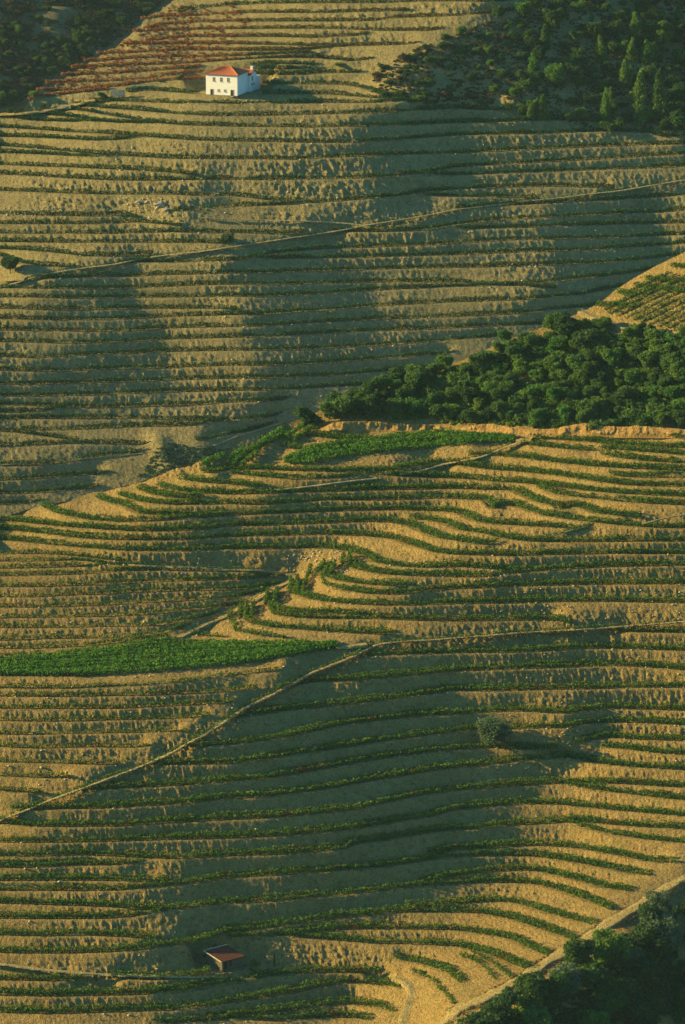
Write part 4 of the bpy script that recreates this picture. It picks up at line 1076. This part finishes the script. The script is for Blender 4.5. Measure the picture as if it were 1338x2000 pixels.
def door(px, w, h):
    mb = MB(); mb.box(px-w/2-.1, px-w/2, -.09, 0, 0, h); mb.box(px+w/2, px+w/2+.1, -.09, 0, 0, h); mb.box(px-w/2-.1, px+w/2+.1, -.09, 0, h, h+.12)
    f = mb.build('door_frame', M_stone, house)
    mb = MB(); mb.box(px-w/2, px+w/2, -.05, -.005, 0, h)
    for k in range(1, 4): mb.box(px-w/2+k*w/4-.015, px-w/2+k*w/4+.015, -.065, -.05, 0, h)
    d = mb.build('door', M_wood, f)
    mb = MB(); mb.box(px-w/2-.2, px+w/2+.2, -.55, -.1, -.25, -.02); mb.build('doorstep', M_stone, f)
door(-3.25, .75, 1.75); door(3.4, .8, 1.8)
# rear wing to the right
wx0, wx1, wy0, wy1, wh = W_/2-5.0, W_/2+.7, D_+.07, D_+6.0, 5.2
wall_box('wing_wall', wx0, wx1, wy0, wy1, -1.1, wh, M_white, house)
wall_box('wing_wall', wx0, wx1+.5, wy1+.003, wy1+2.2, -1.1, wh-.9, M_white, house)
tiled('wing_roof', (wx0,wy0-.35,wh+.05), (wx1+.35,wy0-.35,wh+.05), (wx1+.35,(wy0+wy1)/2,wh+1.5), (wx0,(wy0+wy1)/2,wh+1.5), M_tile, house, 8)
tiled('wing_roof', (wx1+.35,wy1+.3,wh+.05), (wx0,wy1+.3,wh+.05), (wx0,(wy0+wy1)/2,wh+1.5), (wx1+.35,(wy0+wy1)/2,wh+1.5), M_tile, house, 8)
mb = MB(); mb.add([(wx1-.02,wy0,wh),(wx1-.02,wy1,wh),(wx1-.02,(wy0+wy1)/2,wh+1.45),(wx1-.3,wy0,wh),(wx1-.3,wy1,wh),(wx1-.3,(wy0+wy1)/2,wh+1.45)], [(0,1,2),(5,4,3),(0,2,5,3),(2,1,4,5)]); mb.build('gable', M_white, house)
window(wy0+2.0, 4.1, .9, 1.1, 'side', False, wx1); window(wy0+1.6, 2.3, .8, .6, 'side', True, wx1); window(wy0+3.4, 2.2, .8, .5, 'side', True, wx1); window(3.2, 4.9, .6, .95, 'side', False, W_/2) if False else None
mb = MB(); cx, cy = wx1-.5, wy0+3.0; mb.box(cx-.35, cx+.35, cy-.35, cy+.35, wh-.2, wh+2.3); ch = mb.build('chimney', M_white, house)
mb = MB(); mb.box(cx-.44, cx+.44, cy-.44, cy+.44, wh+2.303, wh+2.42); mb.build('chimney_cap', M_white, ch)

# ------------------------------------------------------------------ the tiled hut at the foot of the slope
hut = link('stone_hut', None); tag(hut, 'small stone hut with worn red tile roof, dug into the bank by the path', 'hut')
HC = near_hill.P(434., 1893.); hut.location = tuple(HC); hut.rotation_euler = (0, 0, 0)
A_ = Vector((.76, .65, 0)); B_ = Vector((.65, -.76, 0)); LA, LB = 5.4, 5.0
def hp(a, b, z): return A_*a + B_*b + Vector((0,0,z))
mb = MB()
c = [hp(0,-LB,-1), hp(LA,-LB,-1), hp(LA,0,-1), hp(0,0,-1), hp(0,-LB,2.5), hp(LA,-LB,2.5), hp(LA,0,1.65), hp(0,0,1.65)]
mb.add(c, [(3,2,1,0),(4,5,6,7)][:1] + [(0,1,5,4),(1,2,6,5),(2,3,7,6),(3,0,4,7),(7,6,5,4)]); mb.build('wall', M_wall, hut)
tiled('roof', hp(-.35,.4,1.66), hp(LA+.3,.4,1.66), hp(LA+.3,-LB-.3,2.62), hp(-.35,-LB-.3,2.62), M_oldtile_shaded, hut, 9, .1, .06)
mb = MB()
for q in ((hp(-.5,.4,1.66), hp(-.5,-LB-.3,2.62)), (hp(-.5,-LB-.42,2.64), hp(LA+.3,-LB-.42,2.64))): mb.tube(q[0]+Vector((0,0,.06)), q[1]+Vector((0,0,.06)), .13, .13, 6)
mb.build('roof_edge', M_stone, hut)
def hut_open(a0, a1, z0, z1, name, mat):
    mb = MB(); o = .02
    mb.add([hp(a0,0,z0),hp(a1,0,z0),hp(a1,0,z1),hp(a0,0,z1),hp(a0,o,z0),hp(a1,o,z0),hp(a1,o,z1),hp(a0,o,z1)], [(0,1,2,3),(7,6,5,4),(0,4,5,1),(1,5,6,2),(2,6,7,3),(3,7,4,0)]); mb.build(name, mat, hut)
hut_open(.4, 1.3, -.2, 1.35, 'doorway', M_post); hut_open(1.9, 2.4, .2, 1.25, 'window_opening', M_post)
# the dark post
pp = near_hill.P(536., 1880.); mb = MB(); mb.box(-.17, .17, -.12, .12, -.5, 1.9); mb.box(-.22, .22, -.16, .16, 1.903, 2.0)
tag(mb.build('post', M_post), 'dark upright post standing right of the tiled hut', 'post'); bpy.data.objects['post'].location = tuple(pp+(0,-.45,-.1))

# ------------------------------------------------------------------ small things on the slopes
def boxes(u, v, w, h, lab, hill=far_hill):
    p = surf(FARG, u, v)[0]; mb = MB(); mb.box(-w/2, w/2, -w*.4, w*.4, -.1, h); o = mb.build('beehive', M_box); o.location = tuple(p)
    tag(o, lab, 'beehive', 'white boxes on the scrub slope')
    mb = MB(); mb.box(-w*.56, w*.56, -w*.46, w*.46, h+.003, h+.12); mb.build('lid', M_box, o)
boxes(1032, 91, .7, .6, 'left of two small white boxes among the brush'); boxes(1040, 90, .65, .6, 'right of two small white boxes among the brush')
def low_wall(u0, u1, v, h, lab, name='stone_wall', mat=M_stone, G=FARG, hill=far_hill):
    us = np.arange(u0, u1, 3.0); P = hill.P(us, us*0+v); g = np.random.default_rng(int(u0)); vs = []; fs = []
    for p in P:
        hh = h*(.8+.3*g.random()); vs += [tuple(p+(0,-.25,-.4)), tuple(p+(0,-.2,hh)), tuple(p+(0,.25,hh)), tuple(p+(0,.3,-.4))]
    for k in range(len(P)-1):
        a = 4*k; b = a+4; fs += [(a,b,b+1,a+1),(a+1,b+1,b+2,a+2),(a+2,b+2,b+3,a+3)]
    fs += [(0,1,2,3), tuple(4*(len(P)-1)+i for i in (3,2,1,0))]
    mb = MB(); mb.add(vs, fs); tag(mb.build(name, mat), lab, 'wall')
low_wall(114, 139, 210, .9, 'short pale stone wall on the bare ridge shelf at upper left')
low_wall(217, 246, 186, 1.7, 'pale low ruined wall left of the white house')
low_wall(258, 306, 172, .8, 'thin broken pale wall leading towards the white house')
def boulder(u, v, s, lab, G, mat=M_stone):
    p = surf(G, u, v)[0]; bm_me = bpy.data.meshes.new('boulder'); g = np.random.default_rng(int(u*3+v))
    n = 10; m = 6; V = []; F = []
    for j in range(m+1):
        ph = math.pi*j/m
        for i in range(n):
            th = 2*math.pi*i/n; r = s*(.75+.4*g.random()) if 0 < j < m else s*.7
            V.append((r*math.sin(ph)*math.cos(th)*1.25, r*math.sin(ph)*math.sin(th), r*math.cos(ph)*.8))
    for j in range(m):
        for i in range(n): F.append((j*n+i, j*n+(i+1)%n, (j+1)*n+(i+1)%n, (j+1)*n+i)[::-1])
    bm_me.from_pydata(V, [], F); bm_me.materials.append(mat); bm_me.update()
    o = link('boulder', bm_me, None, tuple(p+(0,-.3,.1))); tag(o, lab, 'boulder', 'pale boulders on the banks')
boulder(308, 396, 1.5, 'largest pale boulder outcrop in the collapsed bank above the footpath', FARG)
boulder(322, 404, .9, 'smaller boulder just right of the large outcrop', FARG)
boulder(267, 392, .8, 'boulder left of the large outcrop on the collapsed bank', FARG)
boulder(695, 266, 1.0, 'bright standing boulder on the shaded bank right of the house', FARG)
boulder(423, 372, .9, 'bright boulder on the bank right of the large outcrop', FARG)
boulder(852, 582, .7, 'pale boulder low on the far slope right of centre', FARG)
boulder(68, 1423, .7, 'pale boulder between two vine rows near the left edge', NEARG)
boulder(1180, 1895, .7, 'pale boulder among brush below the dirt road', NEARG)
boulder(933, 1076, .45, 'white stone on the terrace edge right of centre', NEARG)

# ------------------------------------------------------------------ evening air: one closed box of thin haze round everything
mb = MB(); mb.box(-6050, 6050, -6050, 6050, -191, 262)
hz = bpy.data.materials.new('haze_air'); hz.use_nodes = True; hn = hz.node_tree; hn.nodes.clear()
ho = hn.nodes.new('ShaderNodeOutputMaterial'); hv = hn.nodes.new('ShaderNodeVolumePrincipled')
hv.inputs['Color'].default_value = (.60, .90, 1.0, 1); hv.inputs['Density'].default_value = 1.9e-5; hv.inputs['Anisotropy'].default_value = 0.0
hn.links.new(hv.outputs[0], ho.inputs['Volume'])
tag(mb.build('haze', hz), kind='stuff')
